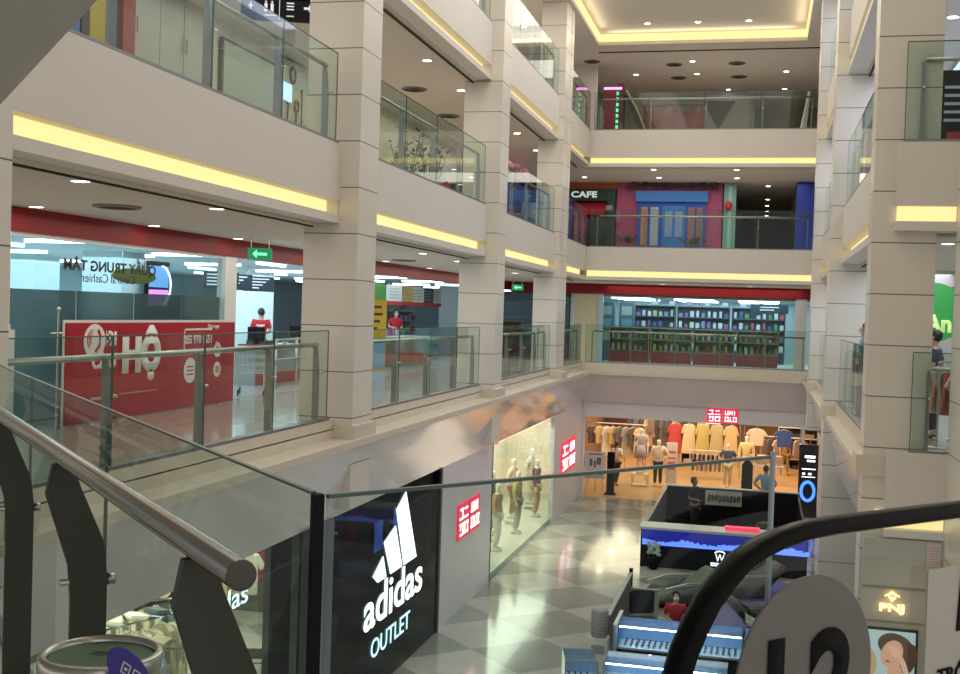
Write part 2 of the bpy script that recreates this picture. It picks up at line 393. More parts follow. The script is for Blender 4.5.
railing('glass railing on the third floor left, second bay with plants behind', (XL, 16.9), (XL, 24.55), 8.47, 4, post=BLUEP)
railing('glass railing on the third floor left, third bay before the blue stall', (XL, 25.9), (XL, 33.1), 8.47, 4, post=BLUEP)
railing('short glass railing on the third floor left at the corner by the cafe', (XL, 34.5), (XL, YF), 8.47, 3)
railing('glass railing across the far end of the third floor before the cafe and blue shopfront', (XL+.1, YF), (XR, YF), 8.47, 4, (0, 1))
railing('glass railing on the fourth floor left, second bay at the top edge', (XL, 16.9), (XL, 24.55), 12.46, 4, post=BLUEP)
railing('glass railing on the fourth floor left, third bay', (XL, 25.9), (XL, 33.1), 12.46, 4, post=BLUEP)
railing('short glass railing on the fourth floor left at the far corner', (XL, 34.5), (XL, YF), 12.46, 3)
railing('glass railing across the far end of the fourth floor before the mural', (XL+.1, YF), (XR, YF), 12.46, 4, (0, 1))
for zz, nm in ((4.5, 'second'), (8.47, 'third'), (12.46, 'fourth')):
    railing('glass railing on the %s floor right, nearer bay behind the near right column' % nm, (XR, 17.0), (XR, 24.5), zz, 4, (1, 0))
    railing('glass railing on the %s floor right, middle bay' % nm, (XR, 25.9), (XR, 33.1), zz, 4, (1, 0))
railing('short glass railing right of the near right column on the second floor', (1.87, 15.6), (2.9, 15.6), 4.5, 1, (0, 1), post=DSTEEL)
railing('short glass railing right of the near right column on the third floor', (1.66, 15.6), (2.9, 15.6), 8.47, 1, (0, 1), post=BLUEP)

# ---------------------------------------------------------------- near balustrade
nb = thing('glass_balustrade', 'large near glass balustrade with thick steel handrail in the left foreground', 'railing', (-.9, 2.24, F2))
Lq = Vector((-.694, .72, 0)).normalized(); N1 = Vector((-.72, -.694, 0))
O = Vector((-.9, 2.24, F2)); C0 = Vector((-.88, 2.22, 0))
def nbp(s, off, z): q = C0+Lq*s+N1*off; return Vector((q.x, q.y, z))-O
joints = [0.0, 1.93, 3.55, 5.1, 6.6]
for i in range(4):
    s0, s1 = joints[i]+.006, joints[i+1]-.006
    bm = NB(); prism(bm, [nbp(s0, 0, F2-.2), nbp(s1, 0, F2-.2), nbp(s1, 0, 5.75), nbp(s0, 0, 5.75)], N1*.012); g = obj('glass_panel', bm, GLASSN, nb)
    bm = NB(); prism(bm, [nbp(s0, 0, 5.75), nbp(s1, 0, 5.75), nbp(s1, 0, 5.756), nbp(s0, 0, 5.756)], N1*.012)
    prism(bm, [nbp(s1, 0, F2-.2), nbp(s1+.006, 0, F2-.2), nbp(s1+.006, 0, 5.75), nbp(s1, 0, 5.75)], N1*.012); obj('glass_rim', bm, EDGE, g)
bm = NB(); M = Matrix.Translation(Vector((-.88, 2.22, 0))-O) @ Matrix.Rotation(math.atan2(Lq.y, Lq.x), 4, 'Z')
bx(bm, -.011, .011, -.011, .011, F2-.2, 5.752, M); obj('corner_seal', bm, BLACK, nb)
D2 = Vector((.604, .797, 0)); N2 = Vector((.797, -.604, 0))
def nb2(s, z): q = C0+D2*s; return Vector((q.x, q.y, z))-O
bm = NB(); prism(bm, [nb2(.02, F2-.2), nb2(1.5, F2-.2), nb2(1.5, 5.742), nb2(.02, 5.742)], N2*.012); g = obj('glass_panel', bm, GLASSN, nb)
bm = NB(); prism(bm, [nb2(.02, 5.742), nb2(1.5, 5.742), nb2(1.5, 5.75), nb2(.02, 5.75)], N2*.012); obj('glass_rim', bm, EDGE, g)
bm = NB(); tube(bm, [nb2(1.525, F2-.2), nb2(1.525, 5.76)], .008, 12); obj('end_post', bm, mat('pale_post', (.35, .42, .5), .35, metal=.4), nb, True)
hz = 5.60; ho = .164
bm = NB()
tube(bm, [nbp(-.014, ho, hz), nbp(6.5, ho, hz)], .0315, 28, cap=False)
obj('handrail', bm, mat('polished_steel', (.50, .47, .46), .16, metal=1), nb, True)
bm = NB(); lathe(bm, [(.0312, 0), (.0312, .004), (.024, .006), (.001, .006)], 28); o = obj('handrail_end_cap', bm, mat('brown_cap', (.07, .06, .05), .5), nb)
o.matrix_local = Matrix.Translation(nbp(-.014, ho, hz)) @ (-Lq).to_track_quat('Z', 'Y').to_matrix().to_4x4()
PM = mat('near_post_paint', (.07, .068, .058), .5, spec=.2)
for s in (.28, 1.88, 3.42, 5.0):
    bm = NB()
    pts = [nbp(s, .02, F2), nbp(s, .115, F2), nbp(s, .115, 5.18), nbp(s, ho+.035, 5.5), nbp(s, ho+.01, hz-.028), nbp(s, ho-.03, hz-.028), nbp(s, .02, 5.28)]
    pts = [nbp(s, .005, F2), nbp(s, .125, F2), nbp(s, .125, 5.10), nbp(s, .135, 5.22), nbp(s, ho+.05, 5.47), nbp(s, ho+.03, hz-.028), nbp(s, ho-.04, hz-.028), nbp(s, ho-.06, 5.5), nbp(s, .02, 5.30), nbp(s, .005, 5.18)]
    prism(bm, pts, Lq*.03)
    p = obj('post', bm, PM, nb)
    bm = NB(); tube(bm, [nbp(s+.02, .16, 5.16), nbp(s+.02, -.02, 5.16)], .012, 12); tube(bm, [nbp(s+.02, .0, 5.16), nbp(s+.02, -.025, 5.16)], .02, 14); obj('clamp', bm, STEEL, p, True)
bm = NB(); prism(bm, [nbp(0, -.02, F2-.25), nbp(6.8, -.02, F2-.25), nbp(6.8, -.02, F2+.02), nbp(0, -.02, F2+.02)], N1*.06)
obj('base_shoe', bm, DSTEEL, nb)

# ---------------------------------------------------------------- litter bin with green lid
t = thing('litter_bin', 'round stainless litter bin with a green top beside the near balustrade', 'bin', (-1.50, 2.43, F2))
bm = NB(); lathe(bm, [(.13, 0), (.135, .02), (.135, .86), (.142, .88), (.145, .93), (.143, .95), (.128, .955), (.122, .94), (.12, .93), (.10, .5)], 48); obj('body', bm, STEEL, t, True)
bm = NB(); lathe(bm, [(.121, .925), (.121, .938), (.118, .942), (.001, .944)], 48); lid = obj('lid', bm, mat('bin_green', (.012, .10, .025), .35), t)
bm = NB()
for k in range(3): bx(bm, -.03, .03-.01*k, .02-.012*k, .023-.012*k, .944, .9455)
obj('lid_print', bm, mat('faint_print', (.12, .2, .14), .5), lid)
t2 = thing('blue_badge', 'blue oval badge with white outline icons in front of the green bin top', 'sign', (-1.33, 2.27, F2))
bm = NB(); R_ = Matrix.Translation((0, 0, .965)) @ Matrix.Rotation(-.25, 4, 'Z') @ Matrix.Rotation(PI/2, 4, 'X') @ Matrix.Rotation(-.6, 4, 'Z') @ Matrix.Diagonal((1.3, .85, 1, 1))
lathe(bm, [(.055, 0), (.055, .006)], 40, R_); obj('plate', bm, mat('badge_blue', (.045, .035, .30), .4), t2)
bm = NB(); tube(bm, [(0, .01, 0), (0, .01, .94)], .012, 10); obj('stem', bm, STEEL, t2)
bm = NB()
for k in range(2):
    x0 = -.02+.034*k
    for (a, b, c, d) in ((x0, x0+.024, .02, .022), (x0, x0+.024, -.004, -.002), (x0, x0+.002, -.004, .022), (x0+.022, x0+.024, -.004, .022), (x0+.008, x0+.016, .006, .011)):
        bx(bm, a, b, -.009, -.006, .965+c, .965+d, Matrix.Translation((0, 0, .965)) @ Matrix.Rotation(-.25, 4, 'Z') @ Matrix.Rotation(.35, 4, 'Y') @ Matrix.Translation((0, 0, -.965)))
obj('icons', bm, WPRINT, t2)

# ---------------------------------------------------------------- escalator end with handrail loop, L2 disc, notice
E0 = Vector((.20, 3.35, 0)); DE = (Vector((.61, 3.82, 0))-E0).normalized(); NE = Vector((DE.y, -DE.x, 0))
EO = Vector((.0, 3.1, F2)); es = thing('escalator', 'escalator end with a black handrail loop and glass side in the right foreground', 'escalator', EO)
def ep(s, z, off=0): q = E0+DE*s+NE*off; return Vector((q.x, q.y, z))-EO
ZT = 5.572
path = [(6.0, ZT), (3.0, ZT), (1.2, ZT), (.5, ZT), (.2, ZT), (0, ZT), (-.12, ZT-.005), (-.22, ZT-.02), (-.30, ZT-.04), (-.37, ZT-.07), (-.43, ZT-.115), (-.48, ZT-.16), (-.52, ZT-.215), (-.556, ZT-.275), (-.585, ZT-.35), (-.605, ZT-.43), (-.61, ZT-.52), (-.60, ZT-.62), (-.575, ZT-.72), (-.53, ZT-.81), (-.46, ZT-.88), (-.36, ZT-.93), (-.2, ZT-.96), (0, ZT-.97), (1.2, ZT-.97)]
def ribbon(bm, path, hw, th):
    rings = []
    P3 = [Vector((s, 0, z)) for s, z in path]
    for i, p in enumerate(P3):
        tt = (P3[min(i+1, len(P3)-1)]-P3[max(i-1, 0)]).normalized(); nn = Vector((-tt.z, 0, tt.x))
        if i == 0: pass
        ring = []
        for (u, v) in ((-hw, -th*.3), (-hw*.8, th*.5), (-hw*.3, th*.72), (hw*.3, th*.72), (hw*.8, th*.5), (hw, -th*.3), (hw*.7, -th*.6), (-hw*.7, -th*.6)):
            q = p - nn*v; ring.append(bm.verts.new(ep(q.x, q.z, u)))
        rings.append(ring)
    for A, B in zip(rings, rings[1:]):
        for k in range(8): bm.faces.new((A[k], A[(k+1) % 8], B[(k+1) % 8], B[k]))
    bm.faces.new(rings[0]); bm.faces.new(rings[-1][::-1])
bm = NB(); ribbon(bm, path, .042, .034); obj('handrail', bm, mat('handrail_rubber', (.005, .0045, .004), .32, spec=.10), es, True)
bm = NB(); inner = [(s, z) for s, z in path if True]
poly = [(s, z-.03) for s, z in path[:6]] + [(s+.03, z-.02) for s, z in path[6:22]] + [(6.0, ZT-.97)]
prism(bm, [ep(s, z, -.006) for s, z in poly], NE*.012); obj('glass_side', bm, glass('escalator_glass', (.93, .95, .94)), es)
bm = NB(); prism(bm, [ep(-.5, F2, -.09), ep(6, F2, -.09), ep(6, F2+.2, -.09), ep(-.45, F2+.2, -.09)], NE*.18); obj('skirt', bm, STEEL, es)
# disc: centre from the photograph's plane of the loop
ds = thing('level_sign', 'round grey disc with black L2 on the escalator glass', 'sign', E0+DE*(-.122)+NE*.03+Vector((0, 0, 5.171)))
ds.rotation_euler = (0, 0, math.atan2(DE.y, DE.x))
DISC_R = .28
bm = NB(); lathe(bm, [(DISC_R-.003, 0), (DISC_R, .003), (DISC_R, .008), (DISC_R-.003, .011)], 72, Matrix.Rotation(PI/2, 4, 'X')); obj('disc', bm, GREYD, ds)
text('letters', 'L2', .355, .29, (.012, -.014, -.015), ROTY, BLACK, ds, bold=.035, ext=.003)
nt = thing('notice_panel', 'pale notice panel with black figure and lettering at the right picture edge', 'sign', E0+DE*.585+NE*.03+Vector((0, 0, 5.25)))
nt.rotation_euler = (0, 0, math.atan2(DE.y, DE.x))
bm = NB(); bx(bm, -.161, .55, -.006, .0, -.4, .157); obj('panel', bm, mat('notice_pale', (.50, .47, .42), .5), nt)
def pict(x, z, s, m, par):
    bm = NB(); lathe(bm, [(.1*s, 0), (.1*s, .004)], 20, Matrix.Translation((x, -.008, z+.42*s)) @ Matrix.Rotation(PI/2, 4, 'X'))
    prism(bm, [(x-.16*s, -.008, z+.28*s), (x+.16*s, -.008, z+.28*s), (x+.2*s, -.008, z-.2*s), (x+.13*s, -.008, z-.2*s), (x+.1*s, -.008, z+.1*s), (x+.1*s, -.008, z-.75*s), (x+.01*s, -.008, z-.75*s), (x, -.008, z-.2*s), (x-.01*s, -.008, z-.75*s), (x-.1*s, -.008, z-.75*s), (x-.1*s, -.008, z+.1*s), (x-.13*s, -.008, z-.2*s), (x-.2*s, -.008, z-.2*s)], (0, -.003, 0))
    return obj('figure', bm, m, par)
pict(.075, .04, .42, BLACK, nt); pict(.30, 0, .3, BLACK, nt)
text('lettering', 'TRÔNG', .26, .062, (.03, -.009, -.168), ROTY, BLACK, nt, bold=.02, ext=.002)

# ---------------------------------------------------------------- ceiling fittings
bm = NB(); lathe(bm, [(.115, 0), (.115, -.012), (.09, -.016), (.09, -.004)], 20); ring0 = obj('trim_ring', bm, TRIM)
bm = NB(); lathe(bm, [(.088, -.006), (.088, -.010)], 20); lens0 = obj('lens', bm, DL)
dl0 = bpy.data.objects.new('downlight', None); COL.objects.link(dl0)
ring0.parent = dl0; lens0.parent = dl0
dl0['category'] = 'downlight'; used = [False]
def downlight(x, y, z, label, group):
    if not used[0]:
        used[0] = True; dl0.location = (x, y, z); dl0['label'] = label; dl0['group'] = group; return
    dup(dl0, (x, y, z), label=label, group=group)
for x, y in [(-6.57, 10.06), (-9.09, 12.96), (-6.57, 12.97), (-9.16, 16.01), (-9.15, 18.9)]:
    downlight(x, y, 7.3, 'round downlight in the walkway ceiling over the red hotline board', 'downlights over the red board')
for x, y in [(-6.9, 22.88), (-9.1, 27), (-9.1, 22.5), (-9.15, 31), (-9.2, 35), (-7.06, 26.27), (-7.18, 33.28)]:
    downlight(x, y, 7.3, 'round downlight in the second floor walkway ceiling beyond the first full left column', 'second floor left downlights')
for x, y in [(-6.2, 44.2), (-3.5, 41.2), (-.5, 41.2)]: downlight(x, y, 7.3, 'round downlight before the far supermarket red header', 'far second floor downlights')
for x, y in [(-6.83, 22.51), (-6.94, 25.65), (-6.96, 31.91), (-7.07, 35.26), (-7.34, 18.9), (-7.4, 11.0), (-8.6, 13.5), (-8.9, 17.5)]:
    downlight(x, y, 11.2, 'round downlight in the third floor ceiling on the left side', 'third floor left downlights')
for x, y in [(-3.86, 39.95), (-3.88, 42.27), (-1.07, 40.02), (-1.11, 42.37), (-6.6, 42.2)]:
    downlight(x, y, 11.2, 'round downlight in the ceiling before the cafe and blue shopfront', 'far third floor downlights')
for x, y in [(-.02, 44.86), (-.02, 49.79), (-.03, 52.49), (-.03, 55.13), (-.05, 57.51)]:
    downlight(x, y, 11.2, 'round downlight in the row down the grey corridor beside the blue corner', 'corridor downlights')
for x, y in [(-7.34, 35.01), (-2.78, 41.61), (-2.75, 43.76), (-5.01, 43.73), (.48, 43.63), (.47, 46.9), (-1.69, 46.86)]:
    downlight(x, y, 15.25, 'round downlight in the top floor ceiling before the mural', 'top floor downlights')
for x in (-4.0, -2.39, -.8): downlight(x, 37.6, 15.62, 'round downlight inside the glowing ceiling tray', 'tray downlights')
downlight(2.47, 17.24, 7.3, 'single downlight right of the near right column on the second floor', 'right side downlights')
downlight(2.83, 20.2, 11.2, 'single downlight right of the near right column on the third floor', 'right side downlights')
vent0 = None
for (x, y, z, l) in [(-3.47, 42.11, 15.25, 'top floor ceiling, nearer of the middle pair'), (-3.47, 44.45, 15.25, 'top floor ceiling, farther of the middle pair'), (-1.25, 42.08, 15.25, 'top floor ceiling, nearer of the right pair'), (-1.23, 44.44, 15.25, 'top floor ceiling, farther of the right pair'), (-6.34, 41.34, 15.25, 'top floor ceiling by the left column'), (-8.0, 25.44, 11.2, 'third floor left ceiling, nearest'), (-8.17, 29.0, 11.2, 'third floor left ceiling, farther'), (-7.86, 12.84, 7.3, 'ceiling over the red hotline board'), (-8.42, 26.36, 7.3, 'second floor left ceiling in the second bay')]:
    lab = 'round air vent in the ' + l
    if vent0 is None:
        vent0 = thing('air_vent', lab, 'air vent', (x, y, z), 0)
        bm = NB(); lathe(bm, [(.30, 0), (.30, -.02), (.26, -.03), (.24, -.01)], 28); obj('frame', bm, mat('vent_grey', (.22, .2, .18), .6), vent0)
        bm = NB()
        for r_ in (.06, .12, .18, .23): tube(bm, [(r_*math.cos(a), r_*math.sin(a), -.018) for a in [2*PI*k/20 for k in range(20)]], .008, 6, closed=True)
        obj('louvre', bm, mat('vent_dark', (.06, .055, .05), .6), vent0)
    else: dup(vent0, (x, y, z), label=lab)

# hanging signs
def exit_sign(loc, rot, label):
    t = thing('exit_sign', label, 'sign', loc, rot)
    bm = NB(); bx(bm, -.2, .2, -.03, .03, -.42, -.22); obj('housing', bm, GRN, t)
    bm = NB(); prism(bm, [(-.12, -.034, -.32), (-.05, -.034, -.25), (-.05, -.034, -.3), (.12, -.034, -.3), (.12, -.034, -.34), (-.05, -.034, -.34), (-.05, -.034, -.39)], (0, -.004, 0)); obj('arrow', bm, mat('exit_white', (.1, 1, .4), .5, emit=(.15, 1, .4), es=1.6), t)
    bm = NB(); tube(bm, [(-.15, 0, 0), (-.15, 0, -.22)], .006, 6); tube(bm, [(.15, 0, 0), (.15, 0, -.22)], .006, 6); obj('rods', bm, STEEL, t)
exit_sign((-8.3, 18.0, 7.3), .3, 'green lit exit sign hanging left of the first full left column')
exit_sign((-8.2, 38.5, 7.3), .3, 'green lit exit sign in the third bay beyond the produce shelves')
exit_sign((-8.0, 16.2, 11.2), .35, 'green lit exit sign left of the black direction sign at the top')
exit_sign((2.55, 22.0, 7.3), 0, 'green lit exit sign right of the near right column')
t = thing('direction_sign', 'black hanging sign with white pictograms at the top left', 'sign', (-8.0, 17.55, 11.08), .35)
bm = NB(); bx(bm, -.5, .75, -.04, .04, -.30, .118); obj('board', bm, BLACK, t)
bm = NB(); bx(bm, .12, .13, -.046, -.042, -.28, .1)
for x0 in (-.12, -.02):
    bx(bm, x0, x0+.05, -.046, -.042, -.16, -.03); bx(bm, x0+.012, x0+.038, -.046, -.042, -.02, .01)
for zz in (-.12, -.07, -.02): bx(bm, .24, .36, -.046, -.042, zz, zz+.02)
prism(bm, [(.52, -.042, -.06), (.60, -.042, -.06), (.60, -.042, -.02), (.66, -.042, -.08), (.60, -.042, -.14), (.60, -.042, -.10), (.52, -.042, -.10)], (0, -.004, 0))
bx(bm, -.35, -.33, -.046, -.042, -.14, -.02); bx(bm, -.38, -.30, -.046, -.042, -.09, -.07)
full = bm; SP = mat('sign_print', (.6, .62, .7), .5, emit=(.5, .52, .7), es=.6)
for nm, lo, hi in (('pictogram_cross', -.45, -.2), ('pictogram_people', -.2, .1), ('divider', .1, .14), ('pictogram_lift', .14, .45), ('arrow', .45, .8)):
    b2 = full.copy(); bmesh.ops.delete(b2, geom=[v for v in b2.verts if not (lo <= v.co.x < hi)], context='VERTS'); obj(nm, b2, SP, t)
full.free()
bars('small_print', -.12, .1, -.042, -.21, 1, .03, .02, WPRINT, t)
bars('small_print', .24, .36, -.042, -.21, 1, .03, .02, WPRINT, t)

# ---------------------------------------------------------------- figures (people and display dummies)
def figure(kind, label, loc, rz, h, skin, top, bottom, hair=None, arms='down', stride=0., base=False, sleeve=.5, long_top=1.0, group=None, cat='person', mask=None, skirt=False, sit=False, shoes=(.05, .04, .04), print_text=None):
    t = thing(kind, label, cat, loc, rz, group)
    SK = mat('skin_%d_%d_%d' % tuple(int(c*99) for c in skin), skin, .55)
    def V(x, y, z): return Vector((x*h, y*h, z*h))
    st = stride
    # figure faces -Y locally
    pel, wai, che, nk, hd = V(0, 0, .52), V(0, .005, .62), V(0, 0, .745), V(0, 0, .845), V(0, -.008, .925)
    arm = {}
    for s in (-1, 1):
        sh = V(.105*s, 0, .80)
        a = arms if isinstance(arms, str) else arms[0 if s < 0 else 1]
        if a == 'down': el, hn = V(.135*s, .01, .64), V(.14*s, -.03, .49)
        elif a == 'bent': el, hn = V(.14*s, .03, .65), V(.07*s, -.12, .63)
        elif a == 'raised': el, hn = V(.17*s, -.04, .74), V(.10*s, -.07, .92)
        elif a == 'hip': el, hn = V(.2*s, .05, .66), V(.10*s, 0, .56)
        arm[s] = (sh, el, hn)
    leg = {}
    for s in (-1, 1):
        if sit: leg[s] = (V(.05*s, 0, .5), V(.06*s, -.22, .5), V(.06*s, -.22, .26), V(.06*s, -.29, .25))
        else:
            leg[s] = (V(.05*s, 0, .49), V(.052*s, -.02-st*.5*s, .28), V(.055*s, .02-st*s, .045), V(.06*s, -.07-st*s, .022))
    def skinmesh(name, chains, m, par, sub=1):
        bm = NB(); lay = bm.verts.layers.skin.verify(); cache = {}
        first = True
        for ch in chains:
            prev = None
            for p, r in ch:
                k = tuple(round(c, 4) for c in p)
                if k not in cache:
                    v = bm.verts.new(p); rr = r if isinstance(r, tuple) else (r, r)
                    v[lay].radius = (rr[0]*h, rr[1]*h); v[lay].use_root = first; first = False; cache[k] = v
                v = cache[k]
                if prev is not None and prev is not v and not bm.edges.get((prev, v)): bm.edges.new((prev, v))
                prev = v
        me = bpy.data.meshes.new(name); bm.to_mesh(me); bm.free(); me.materials.append(m)
        o = bpy.data.objects.new(name, me); COL.objects.link(o); o.parent = par
        sm = o.modifiers.new('skin', 'SKIN'); sm.use_smooth_shade = True; sb = o.modifiers.new('subd', 'SUBSURF'); sb.levels = sub; sb.render_levels = sub
        return o
    ch = [[(pel, (.075, .06)), (wai, (.066, .05)), (che, (.08, .058)), (nk, .03), (V(0, -.004, .875), .042), (hd, (.046, .052)), (V(0, 0, .968), (.036, .042))]]
    for s in (-1, 1):
        sh, el, hn = arm[s]
        ch.append([(che, (.08, .058)), (sh, .034), (el, .025), (hn, .017)])
        d = (hn-el).normalized(); sd = Vector((0, 1, 0))
        pm = hn+d*.03*h; ch.append([(hn, .017), (pm, (.016, .012))])
        for k, fo in enumerate((-.012, -.004, .004, .012)):
            q = pm+sd*fo*h; L = (.026, .032, .030, .022)[k]*h
            ch.append([(pm, (.016, .012)), (q+d*L*.5+Vector((-s*.002*h, 0, 0)), .0055), (q+d*L+Vector((-s*.006*h, 0, 0)), .0048)])
        ch.append([(hn, .017), (hn+d*.012*h-sd*.018*h, .006), (hn+d*.03*h-sd*.026*h, .005)])
        hp, kn, an, to = leg[s]
        ch.append([(pel, (.075, .06)), (hp, .052), (kn, .032), (an, .022), (to, .018)])
    body = skinmesh('body', ch, SK, t)
    if top:
        TM = mat('cloth_%d_%d_%d' % tuple(int(c*99) for c in top), top, .85)
        low = pel if long_top >= 1 else wai
        c2 = [[(low, (.088, .072)), (wai, (.08, .064)), (che, (.092, .07)), (V(0, 0, .80), (.055, .05))]]
        for s in (-1, 1):
            sh, el, hn = arm[s]; e2 = sh+(el-sh)*min(1, sleeve*1.6)
            cc = [(che, (.092, .07)), (sh, .044), (e2, .037)]
            if sleeve > .7: cc.append((el+(hn-el)*.85, .026))
            c2.append(cc)
        shirt = skinmesh('shirt', c2, TM, t)
        if print_text:
            pb = NB(); bx(pb, -.06*h, .06*h, .070*h, .076*h, .735*h, .75*h); bx(pb, -.04*h, .04*h, .070*h, .076*h, .72*h, .728*h); obj('back_print', pb, WPRINT, t)
    if bottom:
        BM_ = mat('cloth_%d_%d_%d' % tuple(int(c*99) for c in bottom), bottom, .85)
        if skirt:
            bm = NB(); lathe(bm, [(.075*h, .6*h), (.10*h, .5*h), (.135*h, .33*h), (.125*h, .33*h), (.05*h, .58*h)], 18); obj('skirt', bm, BM_, t, True)
        else:
            c3 = []
            for s in (-1, 1):
                hp, kn, an, to = leg[s]
                c3.append([(V(0, 0, .535), (.082, .066)), (hp, .058), (kn, .041), (kn+(an-kn)*.9, .032)])
            skinmesh('trousers', c3, BM_, t)
    if hair:
        bm = NB(); ball(bm, V(0, .010, .938), .056*h, (.95, 1.05, 1.12), 14)
        for v in bm.verts:
            if v.co.y < -.022*h and v.co.z < .955*h: v.co.y = -.022*h+(v.co.y+.022*h)*.1
        if hair == 'long':
            tube(bm, [V(0, .05, .94), V(0, .07, .86), V(0, .06, .78)], .022*h, 8, r2=.01*h)
        obj('hair', bm, mat('hair_black', (.015, .012, .01), .5), t, True)
        bm = NB()
        for s in (-1, 1): ball(bm, V(.018*s, -.055, .93), .006*h, seg=8)
        obj('eyes', bm, BLACK, t)
    if cat == 'person' or hair:
        bm = NB(); ball(bm, V(0, -.062, .913), .008*h, (.8, 1.1, 1.4), 8)
        for s in (-1, 1): ball(bm, V(.052*s, .0, .92), .011*h, (.4, .8, 1.2), 8)
        obj('nose_and_ears', bm, SK, t)
        bm = NB(); bx(bm, -.014*h, .014*h, -.060*h, -.054*h, .893*h, .897*h); obj('mouth', bm, mat('lip', (.35, .12, .1), .5), t)
    if mask:
        bm = NB(); ball(bm, V(0, -.028, .903), .036*h, (1, .95, .75), 12); obj('face_mask', bm, WHITE, t)
    if shoes and not sit:
        for s in (-1, 1):
            an, to = leg[s][2], leg[s][3]; bm = NB(); ball(bm, (an+to)/2+V(0, -.0, -.012), .04*h, (.65, 1.45, .5), 10); obj('shoe', bm, mat('shoe_black', (.03, .03, .03), .5), t)
    if base:
        bm = NB(); lathe(bm, [(.17, 0), (.17, .012), (.001, .014)], 28); obj('base_plate', bm, STEEL, t)
    return t
SKIN = (.52, .33, .23); DUM = (.74, .70, .62)

# ---------------------------------------------------------------- clothes on hangers
_gc = {}
def garment(kind, col, loc, rz, label, group, w_=.46, cat='garment', scale=1.0):
    """hung garment: outline with depth; a hanger part; loc is the hook point"""
    loc = (loc[0], loc[1], loc[2]-.042)
    key = (kind, col, round(w_, 2))
    if key in _gc: return dup(_gc[key], loc, rz, label, group)
    t = thing({'tee': 'tee_shirt', 'long': 'long_dress', 'hood': 'hooded_top', 'pant': 'trousers', 'knit': 'knit_top'}[kind], label, cat, loc, rz, group)
    h2 = w_/2
    if kind == 'tee' or kind == 'knit':
        o = [(-.06, -.09), (-h2*.75, -.13), (-h2*1.15, -.32), (-h2*.88, -.38), (-h2*.72, -.26), (-h2*.74, -.76), (h2*.74, -.76), (h2*.72, -.26), (h2*.88, -.38), (h2*1.15, -.32), (h2*.75, -.13), (.06, -.09), (0, -.13)]
    elif kind == 'long':
        o = [(-.06, -.09), (-h2*.72, -.13), (-h2*1.05, -.45), (-h2*.85, -.48), (-h2*.6, -.28), (-h2*.95, -1.25), (h2*.95, -1.25), (h2*.6, -.28), (h2*.85, -.48), (h2*1.05, -.45), (h2*.72, -.13), (.06, -.09), (0, -.14)]
    elif kind == 'hood':
        o = [(-.07, -.05), (-h2*.78, -.13), (-h2*1.05, -.68), (-h2*.85, -.72), (-h2*.7, -.3), (-h2*.72, -.72), (h2*.72, -.72), (h2*.7, -.3), (h2*.85, -.72), (h2*1.05, -.68), (h2*.78, -.13), (.07, -.05), (0, -.09)]
    else:
        o = [(-h2*.55, -.12), (-h2*.62, -1.05), (-h2*.1, -1.05), (0, -.42), (h2*.1, -1.05), (h2*.62, -1.05), (h2*.55, -.12)]
    bm = NB(); prism(bm, [(x, -.045, z) for x, z in o], (0, .09, 0))
    bmesh.ops.triangulate(bm, faces=[f for f in bm.faces if len(f.verts) > 4])
    bmesh.ops.bevel(bm, geom=[e for e in bm.edges if abs(e.verts[0].co.y-e.verts[1].co.y) < .001 and e.is_manifold and e.calc_face_angle(0) > 1.2], offset=.015, segments=1, affect='EDGES')
    obj('cloth', bm, mat('cloth_%d_%d_%d' % tuple(int(c*99) for c in col), col, .9), t)
    bm = NB(); tube(bm, [(-h2*.7, 0, -.14), (0, 0, -.06), (h2*.7, 0, -.14)], .008, 6); tube(bm, [(0, 0, -.06), (0, 0, 0), (.02, 0, .02), (.04, 0, 0)], .005, 6)
    obj('hanger', bm, STEEL, t)
    _gc[key] = t; return t
def rack(label, loc, rz, L, H, m=None):
    t = thing('clothes_rack', label, 'clothes rack', loc, rz)
    m = m or STEEL
    bm = NB(); tube(bm, [(-L/2, 0, H), (L/2, 0, H)], .015, 8); obj('rail', bm, m, t)
    for s in (-1, 1):
        bm = NB(); tube(bm, [(s*(L/2-.03), 0, 0), (s*(L/2-.03), 0, H)], .015, 8); tube(bm, [(s*(L/2-.03), -.25, .02), (s*(L/2-.03), .25, .02)], .015, 8); obj('upright', bm, m, t)
    return t
def shelf_unit(label, loc, rz, L, H, D, levels, m, back=None, kind='display_shelf'):
    t = thing(kind, label, 'shelf', loc, rz)
    for s in (-1, 1): box('side_panel', s*L/2-.015, s*L/2+.015, -D/2, D/2, 0, H, m, t)
    box('back_panel', -L/2, L/2, D/2-.02, D/2, 0, H, back or m, t)
    for k in range(levels): box('shelf_board', -L/2, L/2, -D/2, D/2-.02, k*(H-.03)/(levels-1), k*(H-.03)/(levels-1)+.03, m, t)
    return t

# ================================================================ GROUND FLOOR, LEFT: sports shop
box_ = sbox
tag(sbox('window_1', -6.03, -6.0, 15.75, 21.5, G, 3.05, DGLASS), kind='structure')
tag(sbox('window_2', -6.03, -6.0, 8.3, 14.6, G, 3.05, SGLASS), kind='structure')
for y0, y1, mm in ((14.6, 14.95, 'a'), (15.0, 15.28, 'a'), (15.3, 15.75, 'b'), (21.5, 21.62, 'a')):
    sbox('door_frame', -6.14, -5.97, y0, y1, G, 3.05, mat('dark_frame', (.035, .035, .038), .4) if mm == 'a' else mat('blue_grey_frame', (.16, .18, .22), .4))
sbox('wall_shop_back', -6.9, -6.8, 15.4, 21.6, G, 3.05, mat('dark_backing', (.02, .022, .028), .6))
sbox('wall_shop_back', -12.1, -12, 5, 21.8, G, 3.05, mat('shop_dark_wall', (.10, .09, .085), .7))
sbox('wall_shop_side', -12, -6.9, 21.7, 21.8, G, 3.05, mat('shop_dark_wall', (.1, .09, .085)))
